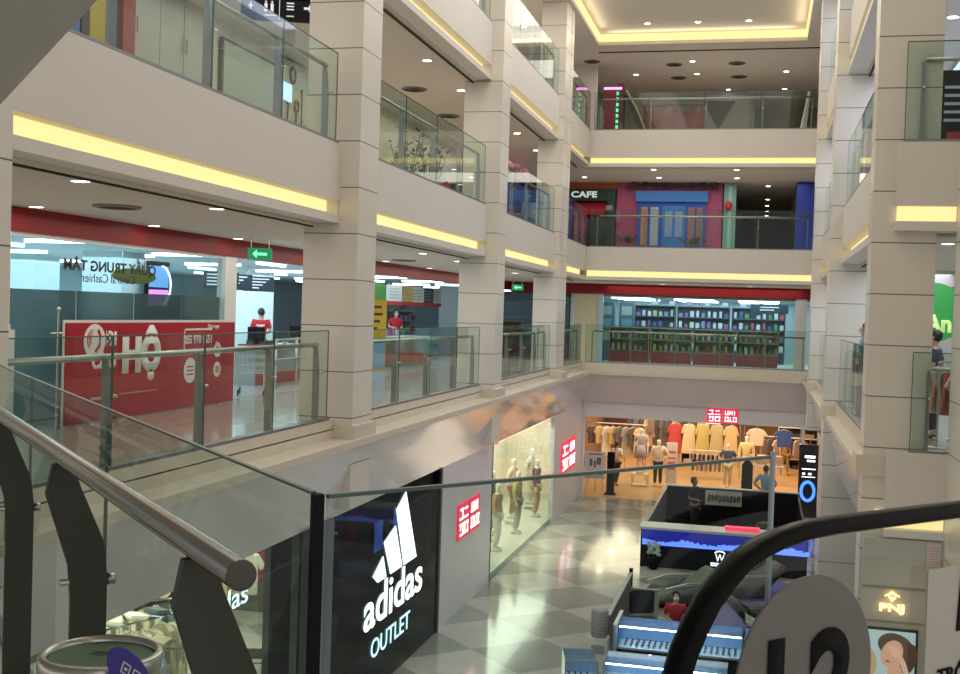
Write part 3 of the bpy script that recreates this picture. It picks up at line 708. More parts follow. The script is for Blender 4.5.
ls = thing('shop_logo_sign', 'white glowing three bar logo sign with OUTLET lettering below on dark glass', 'sign', (-5.99, 18.95, 0))
def bar(*pts):
    bm = NB(); prism(bm, [(0, y-18.95, z) for y, z in pts], (.008, 0, 0)); return obj('logo_bar', bm, SIGNW, ls)
bar((17.60, 1.78), (17.86, 1.63), (18.30, 1.63), (18.10, 2.02))
bar((18.13, 2.24), (18.52, 1.63), (19.16, 1.63), (18.73, 2.42))
bar((18.75, 2.69), (19.25, 1.63), (20.02, 1.63), (19.27, 2.93))
text('word', 'adidas', 3.2, .66, (.0, -.12, 1.27), ROTX, SIGNW, ls, bold=.012, ext=.008)
text('word', 'OUTLET', 2.1, .31, (.0, -.28, .57), ROTX, mat('lit_sign_blue', (.7, .9, 1), .5, emit=(.55, .85, 1), es=1.5), ls, bold=.0, ext=.008)
scr = mat('screen_blue', (.1, .2, .6), .3, emit=(.10, .22, .75), es=1.0)
for y, z, hh, ww, lab in ((20.0, 1.95, .55, .45, 'larger blue glowing screen behind the dark glass right of the logo bars'), (21.0, 2.1, .45, .25, 'narrow blue glowing screen behind the dark glass at the window edge')):
    t = thing('wall_screen', lab, 'screen', (-6.72, y, z)); box('display', .0, .01, -ww/2, ww/2, -hh/2, hh/2, scr, t); box('bezel', -.03, .0, -ww/2-.02, ww/2+.02, -hh/2-.02, hh/2+.02, BLACK, t)
garment('tee', (.55, .03, .03), (-6.45, 17.75, 3.02), PI/2, 'red tee shirt hanging behind the dark glass at the logo bars', None)
figure('shop_dummy', 'dark shop dummy behind the dark glass left of the logo', (-6.45, 16.9, G), PI/2, 1.8, (.05, .05, .06), (.3, .3, .32), (.04, .04, .05), cat='shop dummy', shoes=None)
# inside the clear part
random.seed(3)
pal = [(.62, .52, .36), (.66, .60, .46), (.55, .45, .30), (.10, .12, .12), (.5, .04, .05), (.60, .55, .44), (.06, .07, .09), (.65, .6, .5), (.3, .3, .3)]
for i, (x, y, L) in enumerate(((-7.0, 11.9, 1.8), (-7.9, 13.2, 2.0), (-8.6, 15.2, 2.2))):
    rz = (.5, 1.2, .7)[i]
    rack(('clothes rack nearest the glass in the sports shop', 'clothes rack under the near handrail end in the sports shop', 'clothes rack deeper in the sports shop')[i], (x, y, G), rz, L, (2.25, 2.1, 1.9)[i])
    n = int(L/.17)
    for k in range(n):
        s = -L/2+.1+k*(L-.2)/(n-1)
        p = Vector((x+s*math.cos(rz), y+s*math.sin(rz), G+(2.25, 2.1, 1.9)[i]))
        c = pal[(k*5+i*2) % len(pal)] if k % 4 else pal[0]
        garment('tee' if k % 3 else 'hood', c, p, rz+PI/2+random.uniform(-.05, .05), 'folded cream or dark garment hanging in the crowded rack below the green bin', 'garments on the sports shop racks')
    for k in range(5):
        s = -L/2+.2+k*.35; bmx = NB(); M = Matrix.Translation((x+s*math.cos(rz), y+s*math.sin(rz), G+(2.25, 2.1, 1.9)[i]+.068)) @ Matrix.Rotation(rz+.4*k, 4, 'Z') @ Matrix.Rotation(.15, 4, 'X')
        bx(bmx, -.15, .15, -.12, .12, -.02, .05, M); bmesh.ops.bevel(bmx, geom=bmx.edges[:], offset=.02, segments=2, affect='EDGES')
        tag(obj('folded_garment', bmx, mat('cloth_%d_%d_%d' % tuple(int(c*99) for c in pal[(k*2+i) % 6]), pal[(k*2+i) % 6], .9)), 'folded garment lying on top of a sports shop rack', 'garment', 'folded garments on the racks')
for k, (x, y, c, kd, lab) in enumerate(((-7.6, 17.2, (.25, .035, .05), 'hood', 'dark red hooded top on a hanger right of the handrail end'), (-7.7, 16.4, (.6, .58, .5), 'tee', 'cream tee shirt on a hanger beside the dark red hooded top'), (-7.5, 17.85, (.03, .035, .06), 'hood', 'navy hooded top at the back of the sports shop'), (-7.9, 15.8, (.55, .4, .22), 'long', 'tan long top hanging below the small glowing word'))):
    garment(kd, c, (x, y, 2.42 if kd != 'long' else 2.3), .3, lab, None, .62)
rack('tall clothes rack at the back of the sports shop', (-7.65, 16.6, G), PI/2-.2, 2.6, 2.59)
t = thing('stripe_bench', 'dark low bench with white stripes below the dark red hooded top', 'bench', (-7.9, 17.3, G), .3)
box('seat', -.5, .5, -.25, .25, .5, .6, BLACK, t); box('stripes', -.3, .3, -.26, -.25, .52, .58, WHITE, t)
for sx in (-.42, .42):
    for sy2 in (-.2, .2): box('leg', sx-.02, sx+.02, sy2-.02, sy2+.02, 0, .5, STEEL, t)
t = thing('small_shop_sign', 'small glowing white lettering sign seen below the handrail end', 'sign', (-6.45, 13.15, 2.36), 0)
text('word', 'adidas', 1.5, .27, (0, 0, 0), (PI/2, 0, PI/2), SIGNW, t, bold=.005, ext=.005)
bm = NB(); prism(bm, [(0, -.55, .25), (0, -.1, .25), (0, -.35, .6)], (.02, 0, 0)); obj('logo_bar', bm, SIGNW, t)
figure('shop_dummy', 'cream dressed shop dummy with red sleeve seen under the handrail end', (-6.6, 10.9, G), PI/2+.3, 1.8, DUM, (.62, .52, .36), (.6, .5, .35), cat='shop dummy', shoes=None)
tag(box('teal_poster', -7.6, -7.56, 17.0, 18.2, 2.45, 3.0, mat('poster_teal', (.15, .5, .52), .5, emit=(.2, .65, .7), es=.6)), 'teal lit poster high up behind the dark shop frame', 'poster')

# two-square signs on the left wall
def uq_sign(label, y0, y1, z0, z1, x=-5.96):
    t = thing('square_logo_sign', label, 'sign', (x, (y0+y1)/2, (z0+z1)/2)); W = y1-y0; H = z1-z0; sq = H
    q = W/2.14
    for i, s in enumerate((-1, 1)):
        c = s*(W/2-q/2); 
        box('square', -.03, 0, c-q/2, c+q/2, -H/2, H/2, UQR, t)
        glyphs(t, s, c, q, H)
    return t
def strokes(t, rects, cy0, q, H):
    bm = NB()
    for (a, b, c, d) in rects: bx(bm, .0, .012, cy0+(a-.5)*q, cy0+(b-.5)*q, (c-.5)*H, (d-.5)*H)
    return obj('glyph', bm, UQW, t)
KATA = [(.14, .40, .82, .88), (.34, .40, .60, .88), (.08, .46, .56, .62), (.58, .86, .80, .86), (.53, .91, .56, .62),
        (.16, .22, .26, .46), (.16, .44, .38, .44), (.38, .44, .14, .44), (.14, .44, .10, .16), (.56, .62, .12, .44), (.56, .90, .38, .44), (.84, .90, .12, .44), (.56, .90, .12, .18)]
UNIQ = [(.10, .15, .6, .88), (.10, .32, .58, .65), (.27, .32, .6, .88), (.40, .45, .58, .88), (.57, .62, .58, .88), (.42, .60, .70, .78), (.72, .77, .58, .88),
        (.10, .15, .14, .44), (.10, .34, .39, .45), (.29, .34, .14, .44), (.10, .38, .12, .18), (.44, .49, .13, .44), (.44, .60, .12, .18), (.66, .71, .13, .44), (.66, .90, .39, .45), (.85, .90, .13, .44), (.66, .90, .12, .18)]
def glyphs(t, s, c, q, H): strokes(t, KATA if s < 0 else UNIQ, c, q, H)
uq_sign('red sign of two squares on the grey wall beside the dark logo glass', 22.9, 24.72, 1.36, 2.10)
uq_sign('red sign of two squares on the wall panel just left of the far entrance', 35.5, 38.1, 1.07, 2.08)
t = uq_sign('red sign of two squares above the far shop entrance', -.515, .515, -.245, .245, 0); t.location = (-1.225, 39.56, 2.86); t.rotation_euler = (0, 0, -PI/2)

# display window with dummies
sbox('window_3', -6.03, -6.0, 26.15, 34.15, G, 3.0, SGLASS)
sbox('floor_window', -8.2, -6.05, 26.1, 37.6, G, G+.12, mat('display_floor', (.7, .66, .55), .4))
sbox('wall_window_back', -8.3, -8.2, 26.1, 37.6, G, 3.05, mat('display_wall', (.72, .68, .56), .6))
sbox('wall_window_side', -8.2, -6.0, 26.0, 26.1, G, 3.05, mat('display_wall', (.6, .5, .4)))
sbox('wall_window_side', -8.2, -6.12, 37.6, 37.7, G, 3.05, mat('display_wall', (.6, .5, .4)))
tops = [((.55, .30, .12), (.62, .6, .5), 'tan top'), ((.10, .12, .08), (.5, .42, .2), 'dark olive hat and top'), ((.62, .5, .2), (.3, .28, .2), 'mustard top'), ((.66, .58, .48), (.30, .12, .07), 'cream coat with brown bottoms'), ((.05, .08, .16), (.55, .35, .18), 'navy top'), ((.6, .55, .45), (.6, .55, .45), 'all cream outfit')]
for k, (tp, bt, nm) in enumerate(tops):
    y = (28.9, 30.2, 31.4, 32.9, 34.2, 35.6)[k]
    figure('shop_dummy', 'white shop dummy in %s in the lit side window' % nm, (-6.5-(k % 2)*.45, y, G+(.265 if k % 2 else .12)), PI/2-.1, 1.82, DUM, tp, bt, cat='shop dummy', base=True, shoes=None, arms=('hip', 'down') if k % 2 else 'down', sleeve=.5 if k % 2 else .9)
for k in range(3):
    y = (30.2, 32.9, 35.6)[k]; t = thing('display_stool', ('white display stool under the second window dummy', 'white display stool under the fourth window dummy', 'white display stool under the last window dummy')[k], 'stool', (-6.95, y, G+.12))
    if k != 0: pass
    box('top', -.2, .2, -.25, .25, .10, .145, WHITE, t)
    for sx in (-.17, .17):
        for s2 in (-.22, .22): box('leg', sx-.015, sx+.015, s2-.015, s2+.015, 0, .10, WHITE, t)
for k in range(5):
    garment('long' if k % 2 else 'tee', [(.6, .45, .25), (.5, .5, .45), (.1, .1, .12), (.62, .55, .4), (.35, .12, .08)][k], (-8.05, 29+k*1.6, 2.75), PI/2, 'garment hung on the back wall of the dummy window', 'garments at the back of the dummy window')
t = tag(box('wall_rail', -8.2, -8.03, 26.4, 37.0, 2.735, 2.76, STEEL), 'steel hanging rail along the back wall of the dummy window', 'rail')

# ================================================================ GROUND FLOOR, FAR: clothes shop
WHT = mat('rack_white', (.75, .72, .66), .5)
random.seed(11)
def hangrow(x0, x1, y, z, n, cols, kinds, label, group, rz=0, w_=.46, face=True, tilt=.75):
    for k in range(n):
        x = x0+(x1-x0)*k/max(1, n-1)
        garment(kinds[k % len(kinds)], cols[k % len(cols)], (x, y+random.uniform(-.03, .03), z), rz+(tilt if face else PI/2)+random.uniform(-.03, .03), label, group, w_)
box_wall = tag(box('wall_rail', -6.9, 2.3, 52.6, 52.65, 2.512, 2.54, STEEL), 'long steel rail across the back wall of the far clothes shop', 'rail')
cols_back = [(.10, .08, .07), (.62, .50, .30), (.35, .2, .12), (.08, .08, .09), (.6, .56, .48), (.45, .10, .08), (.5, .42, .28), (.2, .14, .1), (.66, .6, .5)]
hangrow(-6.7, 2.1, 52.7, 2.52, 38, cols_back, ('tee', 'knit', 'hood'), 'dim garment in the high row on the back wall of the far clothes shop', 'high back wall garments', w_=.5)
t = rack('left wall rail rack inside the far clothes shop entrance', (-5.4, 44.6, G), 0, 2.4, 2.1)
hangrow(-6.3, -4.5, 44.6, G+2.1, 8, [(.12, .10, .09), (.6, .46, .22), (.64, .6, .5), (.58, .42, .18), (.15, .13, .12), (.35, .3, .25)], ('knit', 'tee', 'long'), 'garment hanging high behind the easel board', 'garments behind the easel board', w_=.5)
t = rack('rack of dark trousers and tops behind the dress dummy', (-3.7, 47.6, G), 0, 3.4, 2.25)
hangrow(-5.1, -2.3, 47.6, G+2.25, 14, [(.10, .09, .09), (.18, .16, .14), (.12, .1, .1), (.5, .38, .2), (.25, .2, .16)], ('long', 'hood', 'pant'), 'dark garment on the rack behind the dress dummy', 'dark garments behind the dress dummy', w_=.5)
t = rack('rack of pale dresses left of the child dummy', (-2.2, 47.0, G), 0, 3.0, 2.15)
hangrow(-3.3, -1.1, 47.0, G+2.15, 5, [(.50, .06, .05), (.68, .52, .32), (.52, .42, .14), (.5, .4, .2), (.66, .45, .22)], ('long',), 'long pale dress on the rack left of the child dummy', 'long pale dresses', w_=.62, tilt=.3)
t = rack('rack of tee shirts right of the yellow dummy', (.5, 46.6, G), 0, 2.2, 2.15)
hangrow(-.1, .95, 46.55, G+2.15, 2, [(.68, .54, .40), (.05, .09, .26)], ('tee',), 'large tee shirt facing out right of the yellow dummy, cream or blue', 'large tee shirts', w_=.72, tilt=.05)
for k, (x, c, l) in enumerate(((-.5, (.6, .5, .38), 'left'), (.05, (.58, .42, .3), 'middle'), (.6, (.5, .36, .26), 'right'))):
    t = thing('folded_clothes_table', 'low white table of stacked folded clothes under the large tee shirts, %s' % l, 'table', (x+.1, 45.6, G))
    box('top', -.25, .25, -.3, .3, .7, .74, WHT, t)
    for sx in (-.22, .22):
        for s2 in (-.27, .27): box('leg', sx-.02, sx+.02, s2-.02, s2+.02, 0, .7, WHT, t)
    for j in range(4):
        o = box('folded_stack', x+.1-.2, x+.1+.2, 45.4, 45.8, G+.742+j*.09, G+.742+j*.09+.08, mat('cloth_%d_%d_%d' % tuple(int(q*99) for q in c), c, .9), bev=.02)
        tag(o, 'folded garment in the stacks under the large tee shirts', 'garment', 'folded garments under the tee shirts')
for x, y, l in ((-2.45, 50.5, 'dark shelf unit with white boards left of the pale dresses'), (1.6, 50.5, 'shelf unit at the right end of the far clothes shop')):
    shelf_unit(l, (x, y, G), 0, 1.6, 1.8, .5, 5, WHT, mat('dark_goods_back', (.05, .04, .04), .8))
    for j in range(4):
        for q in range(3):
            tag(box('folded_garment', x-.7+q*.48, x-.3+q*.48, y-.22, y+.15, G+.035+j*.4425, G+.2+j*.4425, mat(('goods_cream', 'goods_dark', 'goods_tan')[(j+q) % 3], ((.6, .5, .35), (.07, .06, .06), (.4, .24, .12))[(j+q) % 3], .9), bev=.02), 'folded garment on the ' + l[:40], 'garment', 'folded garments on ' + l[:20])
t = rack('low rack of dark clothes between the dresses and the child dummy', (-1.9, 46.0, G), 0, 1.5, 1.1, WHT)
hangrow(-2.5, -1.3, 46.0, G+1.1, 8, [(.12, .09, .08), (.3, .2, .14)], ('tee',), 'dark garment on the low rack under the pale dresses', 'low rack garments', face=False)
t = rack('rack of mixed tops between the white shirt dummy and the red dress', (-2.9, 50.0, G), 0, 4.2, 1.9)
hangrow(-4.7, -1.1, 50.0, G+1.9, 14, [(.10, .08, .08), (.55, .42, .25), (.08, .07, .08), (.35, .12, .1), (.6, .55, .45)], ('hood', 'tee', 'long'), 'mixed garment on the rack far behind the red poster stand', 'mixed garments at the back')
t = rack('rack of dark garments right at the back of the far shop', (1.0, 49.0, G), 0, 2.2, 1.5)
hangrow(.2, 1.8, 49.0, G+1.5, 7, [(.3, .2, .15), (.12, .1, .1), (.55, .45, .35)], ('tee', 'hood'), 'garment on the low rack at the right back of the far shop', 'garments at the right back')
# easel board
t = thing('easel_board', 'white easel board with printed figures at the left of the far entrance', 'sign', (-5.55, 40.1, G), .1)
box('board', -.36, .36, -.03, .0, .55, 1.5, mat('board_paper', (.62, .60, .58), .5), t)
bm = NB()
for (a, b, c, d) in ((-.25, .25, 1.40, 1.44), (-.2, -.1, 1.0, 1.25), (.05, .2, 1.05, 1.3), (-.05, .02, .95, 1.2), (-.28, -.05, .7, .74), (.02, .28, .7, .74), (-.28, .28, .62, .64)): bx(bm, a, b, -.034, -.03, c, d)
obj('print', bm, mat('print_grey', (.12, .12, .13), .6), t)
for s in (-1, 1):
    bm = NB(); tube(bm, [(s*.1, 0, 1.55), (s*.32, -.05, 0)], .012, 8); obj('leg', bm, mat('easel_wood', (.45, .36, .25), .5), t)
bm = NB(); tube(bm, [(0, .02, 1.5), (0, .5, 0)], .012, 8); obj('leg', bm, mat('easel_wood', (.45, .36, .25)), t)
t = thing('black_stand', 'tall black stand just right of the easel board', 'stand', (-5.02, 40.3, G))
box('panel', -.13, .13, -.08, .08, .08, 1.5, BLACK, t, bev=.01); box('foot', -.2, .2, -.16, .16, 0, .03, BLACK, t); box('base', -.16, .16, -.12, .12, .03, .08, BLACK, t)
figure('person', 'person in a white tee shirt and black trousers walking into the far clothes shop', (-5.1, 42.6, G), PI*.85, 1.66, SKIN, (.72, .66, .58), (.03, .03, .035), hair='long', stride=.07, arms=('bent', 'down'))
# dummies
t = thing('display_plinth', 'white open cube plinth under the lavender dress dummy', 'plinth', (-4.25, 42.9, G))
box('top', -.3, .3, -.25, .25, .42, .46, WHT, t)
for sx in (-.28, .28):
    for s2 in (-.23, .23): box('leg', sx-.02, sx+.02, s2-.02, s2+.02, 0, .42, WHT, t)
box('rail', -.3, .3, -.25, .25, .02, .05, WHT, t)
figure('shop_dummy', 'white headed dummy in a pale lavender dress on the cube plinth', (-4.25, 42.9, G+.46), .1, 1.75, DUM, (.50, .46, .50), (.46, .42, .48), skirt=True, cat='shop dummy', shoes=None, base=True)
figure('shop_dummy', 'dummy in white shirt and black trousers right of the lavender dress dummy', (-3.6, 42.9, G), .0, 1.82, DUM, (.72, .68, .58), (.03, .03, .035), cat='shop dummy', shoes=None, base=True, sleeve=.9, arms=('down', 'hip'))
t = thing('poster_stand', 'tall white poster stand with red print right of the white shirt dummy', 'sign', (-3.15, 43.5, G))
box('panel', -.2, .2, -.05, .05, 0.03, 1.6, mat('board_paper', (.6, .6, .58)), t); box('foot', -.24, .24, -.14, .14, 0, .03, WHT, t)
bm = NB()
for (c, d) in ((1.2, 1.3), (1.0, 1.06), (.6, .9)): bx(bm, -.14, .14, -.056, -.05, c, d)
obj('print', bm, mat('print_red', (.5, .12, .1), .6), t)
figure('shop_dummy', 'child sized dummy in a dark blue tee shirt and tan trousers', (-1.1, 43.7, G), .1, 1.72, DUM, (.06, .09, .13), (.62, .48, .30), cat='shop dummy', shoes=None, base=True, arms=('hip', 'hip'))
figure('shop_dummy', 'tall dummy in yellow top and wide cream trousers', (-.45, 45.2, G), 0, 1.92, DUM, (.68, .56, .26), (.66, .58, .44), cat='shop dummy', shoes=None, base=True, arms=('down', 'down'), sleeve=.9)
t = thing('house_shaped_sign', 'black house shaped floor sign in front of the tall yellow dummy', 'sign', (-.38, 43.4, G))
bm = NB(); prism(bm, [(-.2, 0, 0), (.2, 0, 0), (.2, 0, .95), (0, 0, 1.2), (-.2, 0, .95)], (0, .05, 0)); obj('panel', bm, BLACK, t); box('foot', -.2, .2, -.12, .17, 0, .02, BLACK, t)
figure('person', 'man in a light blue shirt seen from behind at the far entrance', (.25, 37.3, G), PI*.95, 1.74, SKIN, (.24, .36, .58), (.03, .03, .04), hair='short', arms=('hip', 'hip'), sleeve=.5)
figure('person', 'person in brown patterned clothes at the right of the far clothes shop', (1.05, 48.5, G), .5, 1.66, SKIN, (.45, .28, .12), (.35, .22, .10), hair='long', stride=.05)
for x in (-5.6, -3.3, -1.0, 1.3):
    for y in (42.5, 46, 49.5): tag(box('ceiling_light', x-.1, x+.1, y-.1, y+.1, 3.0, 3.09, mat('warm_lamp', (1, .9, .7), .5, emit=(1, .85, .6), es=9)), 'small square ceiling lamp inside the far clothes shop', 'ceiling light', 'clothes shop ceiling lamps')
t = thing('lit_door_edge', 'bright white lit strip on the right edge of the far entrance', 'light', (1.42, 39.5, 0)); box('strip', -.03, .03, -.02, .02, 0.0, 1.75, LEDW, t); box('channel', -.05, .05, .02, .045, -.05, 1.8, WHITE, t)
# totem right of the entrance
t = thing('advert_totem', 'black lit advert totem with a glowing blue ring right of the far entrance', 'sign', (1.57, 38.4, G))
box('cabinet', -.3, .3, -.06, .1, 0, 2.35, BLACKG, t)
bm = NB(); tube(bm, [(.2*math.cos(a), -.075, .85+.3*math.sin(a)) for a in [2*PI*k/28 for k in range(28)]], .05, 10, closed=True); obj('ring', bm, mat('ring_blue', (.05, .15, .9), .4, emit=(.05, .2, 1), es=2.2), t, True)
bm = NB()
for (a, b, c, d) in ((-.12, .2, 1.92, 2.0), (-.05, .2, 1.8, 1.86), (-.2, .22, 1.55, 1.58), (-.18, -.1, 1.38, 1.44), (.0, .1, 1.38, 1.44), (-.2, .22, 1.3, 1.32)): bx(bm, a, b, -.068, -.06, c, d)
obj('print', bm, SIGNW, t)

# ================================================================ GROUND FLOOR KIOSKS
NAVY = mat('kiosk_black', (.008, .008, .014), .4, spec=.25)
t = thing('watch_kiosk', 'large black walled kiosk with blue lit counter band in the hall centre', 'kiosk', (-.78, 32.5, G))
box('back_wall', -1.95, 2.0, 3.8, 3.95, 0, 1.03, NAVY, t); box('wall_cap', -1.98, 2.03, 3.76, 3.99, 1.03, 1.06, mat('pale_cap', (.45, .45, .46), .4), t)
box('side_wall', -2.03, -1.95, -3.3, 3.95, 0, .98, mat('grey_side', (.20, .21, .22), .4), t); box('side_wall', 1.98, 2.03, -3.3, 3.95, 0, .98, NAVY, t)
box('floor_plate', -1.95, 1.98, -2.7, 3.8, 0, .02, BLACK, t)
ct = box('counter', -2.03, 2.03, -3.4, -2.8, 0, .96, NAVY, t)
box('counter_top', -2.07, 2.04, -3.5, -2.7, .96, 1.02, mat('counter_white', (.6, .6, .62), .3), t)
ld = box('led_band', -2.0, 2.0, -3.44, -3.40, .55, .95, mat('led_blue', (.01, .012, .18), .3, emit=(.012, .015, .26), es=1.0), t)
bm = NB(); random.seed(5)
x = -1.98; pts = []
while x < 2.05:
    h_ = .06+.05*random.random(); bx(bm, x, x+.045, -3.452, -3.44, .57, .57+h_+.04*math.sin(x*5)+.03); x += .05
obj('skyline', bm, mat('led_skyline', (.1, .2, .9), .4, emit=(.12, .25, 1), es=1.6), ld)
lg = text('logo', 'W', .22, .18, (-.06, -3.41, .36), ROTY, SIGNW, t, ext=.008)
bm = NB(); tube(bm, [(-.06+.14*math.cos(a), -3.42, .43+.1*math.sin(a)) for a in [PI*.15+PI*.7*k/10 for k in range(11)]], .016, 6); obj('logo_arc', bm, SIGNW, t)
bars('logo_print', -.28, .16, -3.40, .23, 2, .05, .03, SIGNW, t)
tag(box('red_screen', -.75, .10, 29.35, 29.6, .87, .93, mat('red_led', (.7, .02, .08), .4, emit=(.9, .03, .1), es=1.2)), 'flat red glowing panel on the white counter top of the black kiosk', 'screen')
t = thing('flower_vase', 'white orchid pot at the left corner of the black kiosk counter front', 'plant', (-2.45, 28.85, G))
t.scale = (.85, .85, .62)
bm = NB(); lathe(bm, [(.10, 0), (.14, .05), (.16, .5), (.13, .52), (.11, .5), (.08, .1)], 20); obj('pot', bm, BLACK, t, True)
bm = NB()
for k in range(4): tube(bm, [(0, 0, .45), (.05*math.cos(k*1.6), .05*math.sin(k*1.6), .8), (.15*math.cos(k*1.6), .15*math.sin(k*1.6), .95)], .008, 6)
obj('stem', bm, mat('stem_green', (.08, .15, .05), .6), t)
bm = NB()
for k in range(14):
    c = Vector((.14*math.cos(k*1.7), .12*math.sin(k*1.7), .6+.036*k))
    for j in range(5):
        a = 2*PI*j/5; ball(bm, c+Vector((.045*math.cos(a), 0, .045*math.sin(a))), .035, (1, .4, 1), 8)
obj('blossom', bm, mat('petal', (.55, .60, .55), .6), t, True)
figure('person', 'man in black with a cap standing inside the black walled kiosk', (-1.75, 33.4, G+.02), 1.2, 1.74, (.30, .19, .13), (.015, .015, .018), (.02, .02, .025), hair='short', arms=('bent', 'down'))
t = thing('picture_board', 'pale picture board leaning inside the black walled kiosk', 'sign', (-1.0, 36.1, G+.55)); box('panel', -.55, .55, 0, .05, 0, .45, mat('board_cream', (.50, .46, .40), .5), t)
bm = NB()
for k in range(9): a = -.48+k*.11; prism(bm, [(a, -.004, .08+.03*(k % 3)), (a+.09, -.004, .12), (a+.12, -.004, .3-.04*(k % 2)), (a+.02, -.004, .34)], (0, .003, 0))
obj('picture', bm, mat('picture_dark', (.10, .10, .10), .6), t); box('easel', -.02, .02, .05, .07, -.53, .4, BLACK, t)
t = thing('round_bush', 'small brown dried bush inside the right part of the black kiosk', 'plant', (.2, 30.6, G+.02))
bm = NB(); lathe(bm, [(.12, 0), (.15, .5), (.12, .5)], 16); obj('pot', bm, BLACK, t)
bm = NB(); random.seed(2)
for k in range(60):
    a, b = random.uniform(0, 2*PI), random.uniform(.2, 1.4); r_ = .28; c = Vector((r_*math.cos(a)*math.sin(b), r_*math.sin(a)*math.sin(b), .75+r_*math.cos(b)))
    prism(bm, [c, c+Vector((.06, .0, .03)), c+Vector((.0, .03, .06))], (.004, .004, 0))
obj('foliage', bm, mat('dry_leaf', (.16, .11, .05), .8), t)
# purple mat and scooters
tag(box('kiosk_carpet', -.9, 1.3, 22.2, 28.4, G, G+.03, mat('violet_mat', (.16, .15, .42), .5)), 'violet blue carpet behind the lit showcase counter', 'carpet')
def massage(loc, rz, c, label):
    t = thing('reclining_chair', label, 'chair', loc, rz); t.scale = (1, 1, .72)
    bm = NB(); prism(bm, [(-.35, -.9, .25), (-.35, -.3, .42), (-.35, .3, .45), (-.35, .75, .95), (-.35, .95, 1.05), (-.35, .9, .75), (-.35, .5, .2), (-.35, -.8, .05)], (.7, 0, 0)); bmesh.ops.bevel(bm, geom=bm.edges[:], offset=.05, segments=3, affect='EDGES'); obj('seat', bm, c, t, True)
    for s in (-1, 1):
        bm = NB(); prism(bm, [(s*.36, -.55, .3), (s*.36, -.3, .62), (s*.36, .25, .68), (s*.36, .6, .6), (s*.36, .5, .12), (s*.36, -.5, .1)], (s*.14, 0, 0)); bmesh.ops.bevel(bm, geom=bm.edges[:], offset=.04, segments=2, affect='EDGES'); obj('armrest', bm, mat('chair_shell', (.10, .10, .09), .3, coat=.5), t, True)
        bm = NB(); tube(bm, [(s*.43, -.5, .6), (s*.45, 0, .74), (s*.43, .5, .72)], .02, 8); obj('trim', bm, STEEL, t)
    box('base', -.3, .3, -.5, .5, 0, .12, BLACK, t)
massage((-1.65, 25.6, G), -1.0, mat('chair_green', (.10, .14, .10), .5), 'dark reclining chair with green shell in front of the black kiosk')
massage((-.3, 26.8, G+.03), -1.2, mat('chair_black', (.04, .04, .04), .4), 'black and silver reclining chair behind the green one')
massage((.45, 23.6, G+.03), 1.9, mat('chair_black', (.04, .04, .04), .4), 'black reclining chair partly hidden by the grey disc')
def scooter(loc, rz, label):
    t = thing('motor_scooter', label, 'scooter', loc, rz)
    for y in (-.6, .6):
        bm = NB(); tube(bm, [(0, y+.22*math.cos(a), .25+.22*math.sin(a)) for a in [2*PI*k/24 for k in range(24)]], .05, 10, closed=True); wv = obj('wheel', bm, BLACK, t, True)
        bm = NB(); lathe(bm, [(.15, -.03), (.15, .03)], 18, Matrix.Translation((0, y, .25)) @ Matrix.Rotation(PI/2, 4, 'Y')); obj('rim', bm, STEEL, wv)
    bm = NB(); prism(bm, [(-.12, .7, .55), (-.12, -.1, .5), (-.12, -.2, .3), (-.12, -.4, .35), (-.12, -.5, .85), (-.12, -.4, .95), (-.12, -.3, .6), (-.12, 0, .72), (-.12, .7, .8)], (.24, 0, 0)); bmesh.ops.bevel(bm, geom=bm.edges[:], offset=.03, segments=2, affect='EDGES'); obj('fairing', bm, mat('scooter_white', (.6, .6, .58), .2, coat=.6), t, True)
    box('seat', -.13, .13, .0, .65, .76, .84, BLACK, t, bev=.02)
    bm = NB(); tube(bm, [(-.33, -.35, 1.02), (-.1, -.42, .98), (.1, -.42, .98), (.33, -.35, 1.02)], .015, 8); tube(bm, [(0, -.42, .98), (0, -.62, .3)], .03, 8); hb = obj('handlebar', bm, BLACK, t, True)
    for s in (-1, 1):
        bm = NB(); tube(bm, [(s*.22, -.38, 1.0), (s*.26, -.38, 1.2)], .008, 6); ball(bm, (s*.27, -.38, 1.26), .07, (1, .3, .75), 12); obj('mirror', bm, BLACKG, t, True)
scooter((1.2, 18.6, G), .5, 'motor scooter with black mirrors right of the grey disc')
scooter((.35, 21.6, G+.03), .6, 'motor scooter behind the first one, mostly hidden by the grey disc')
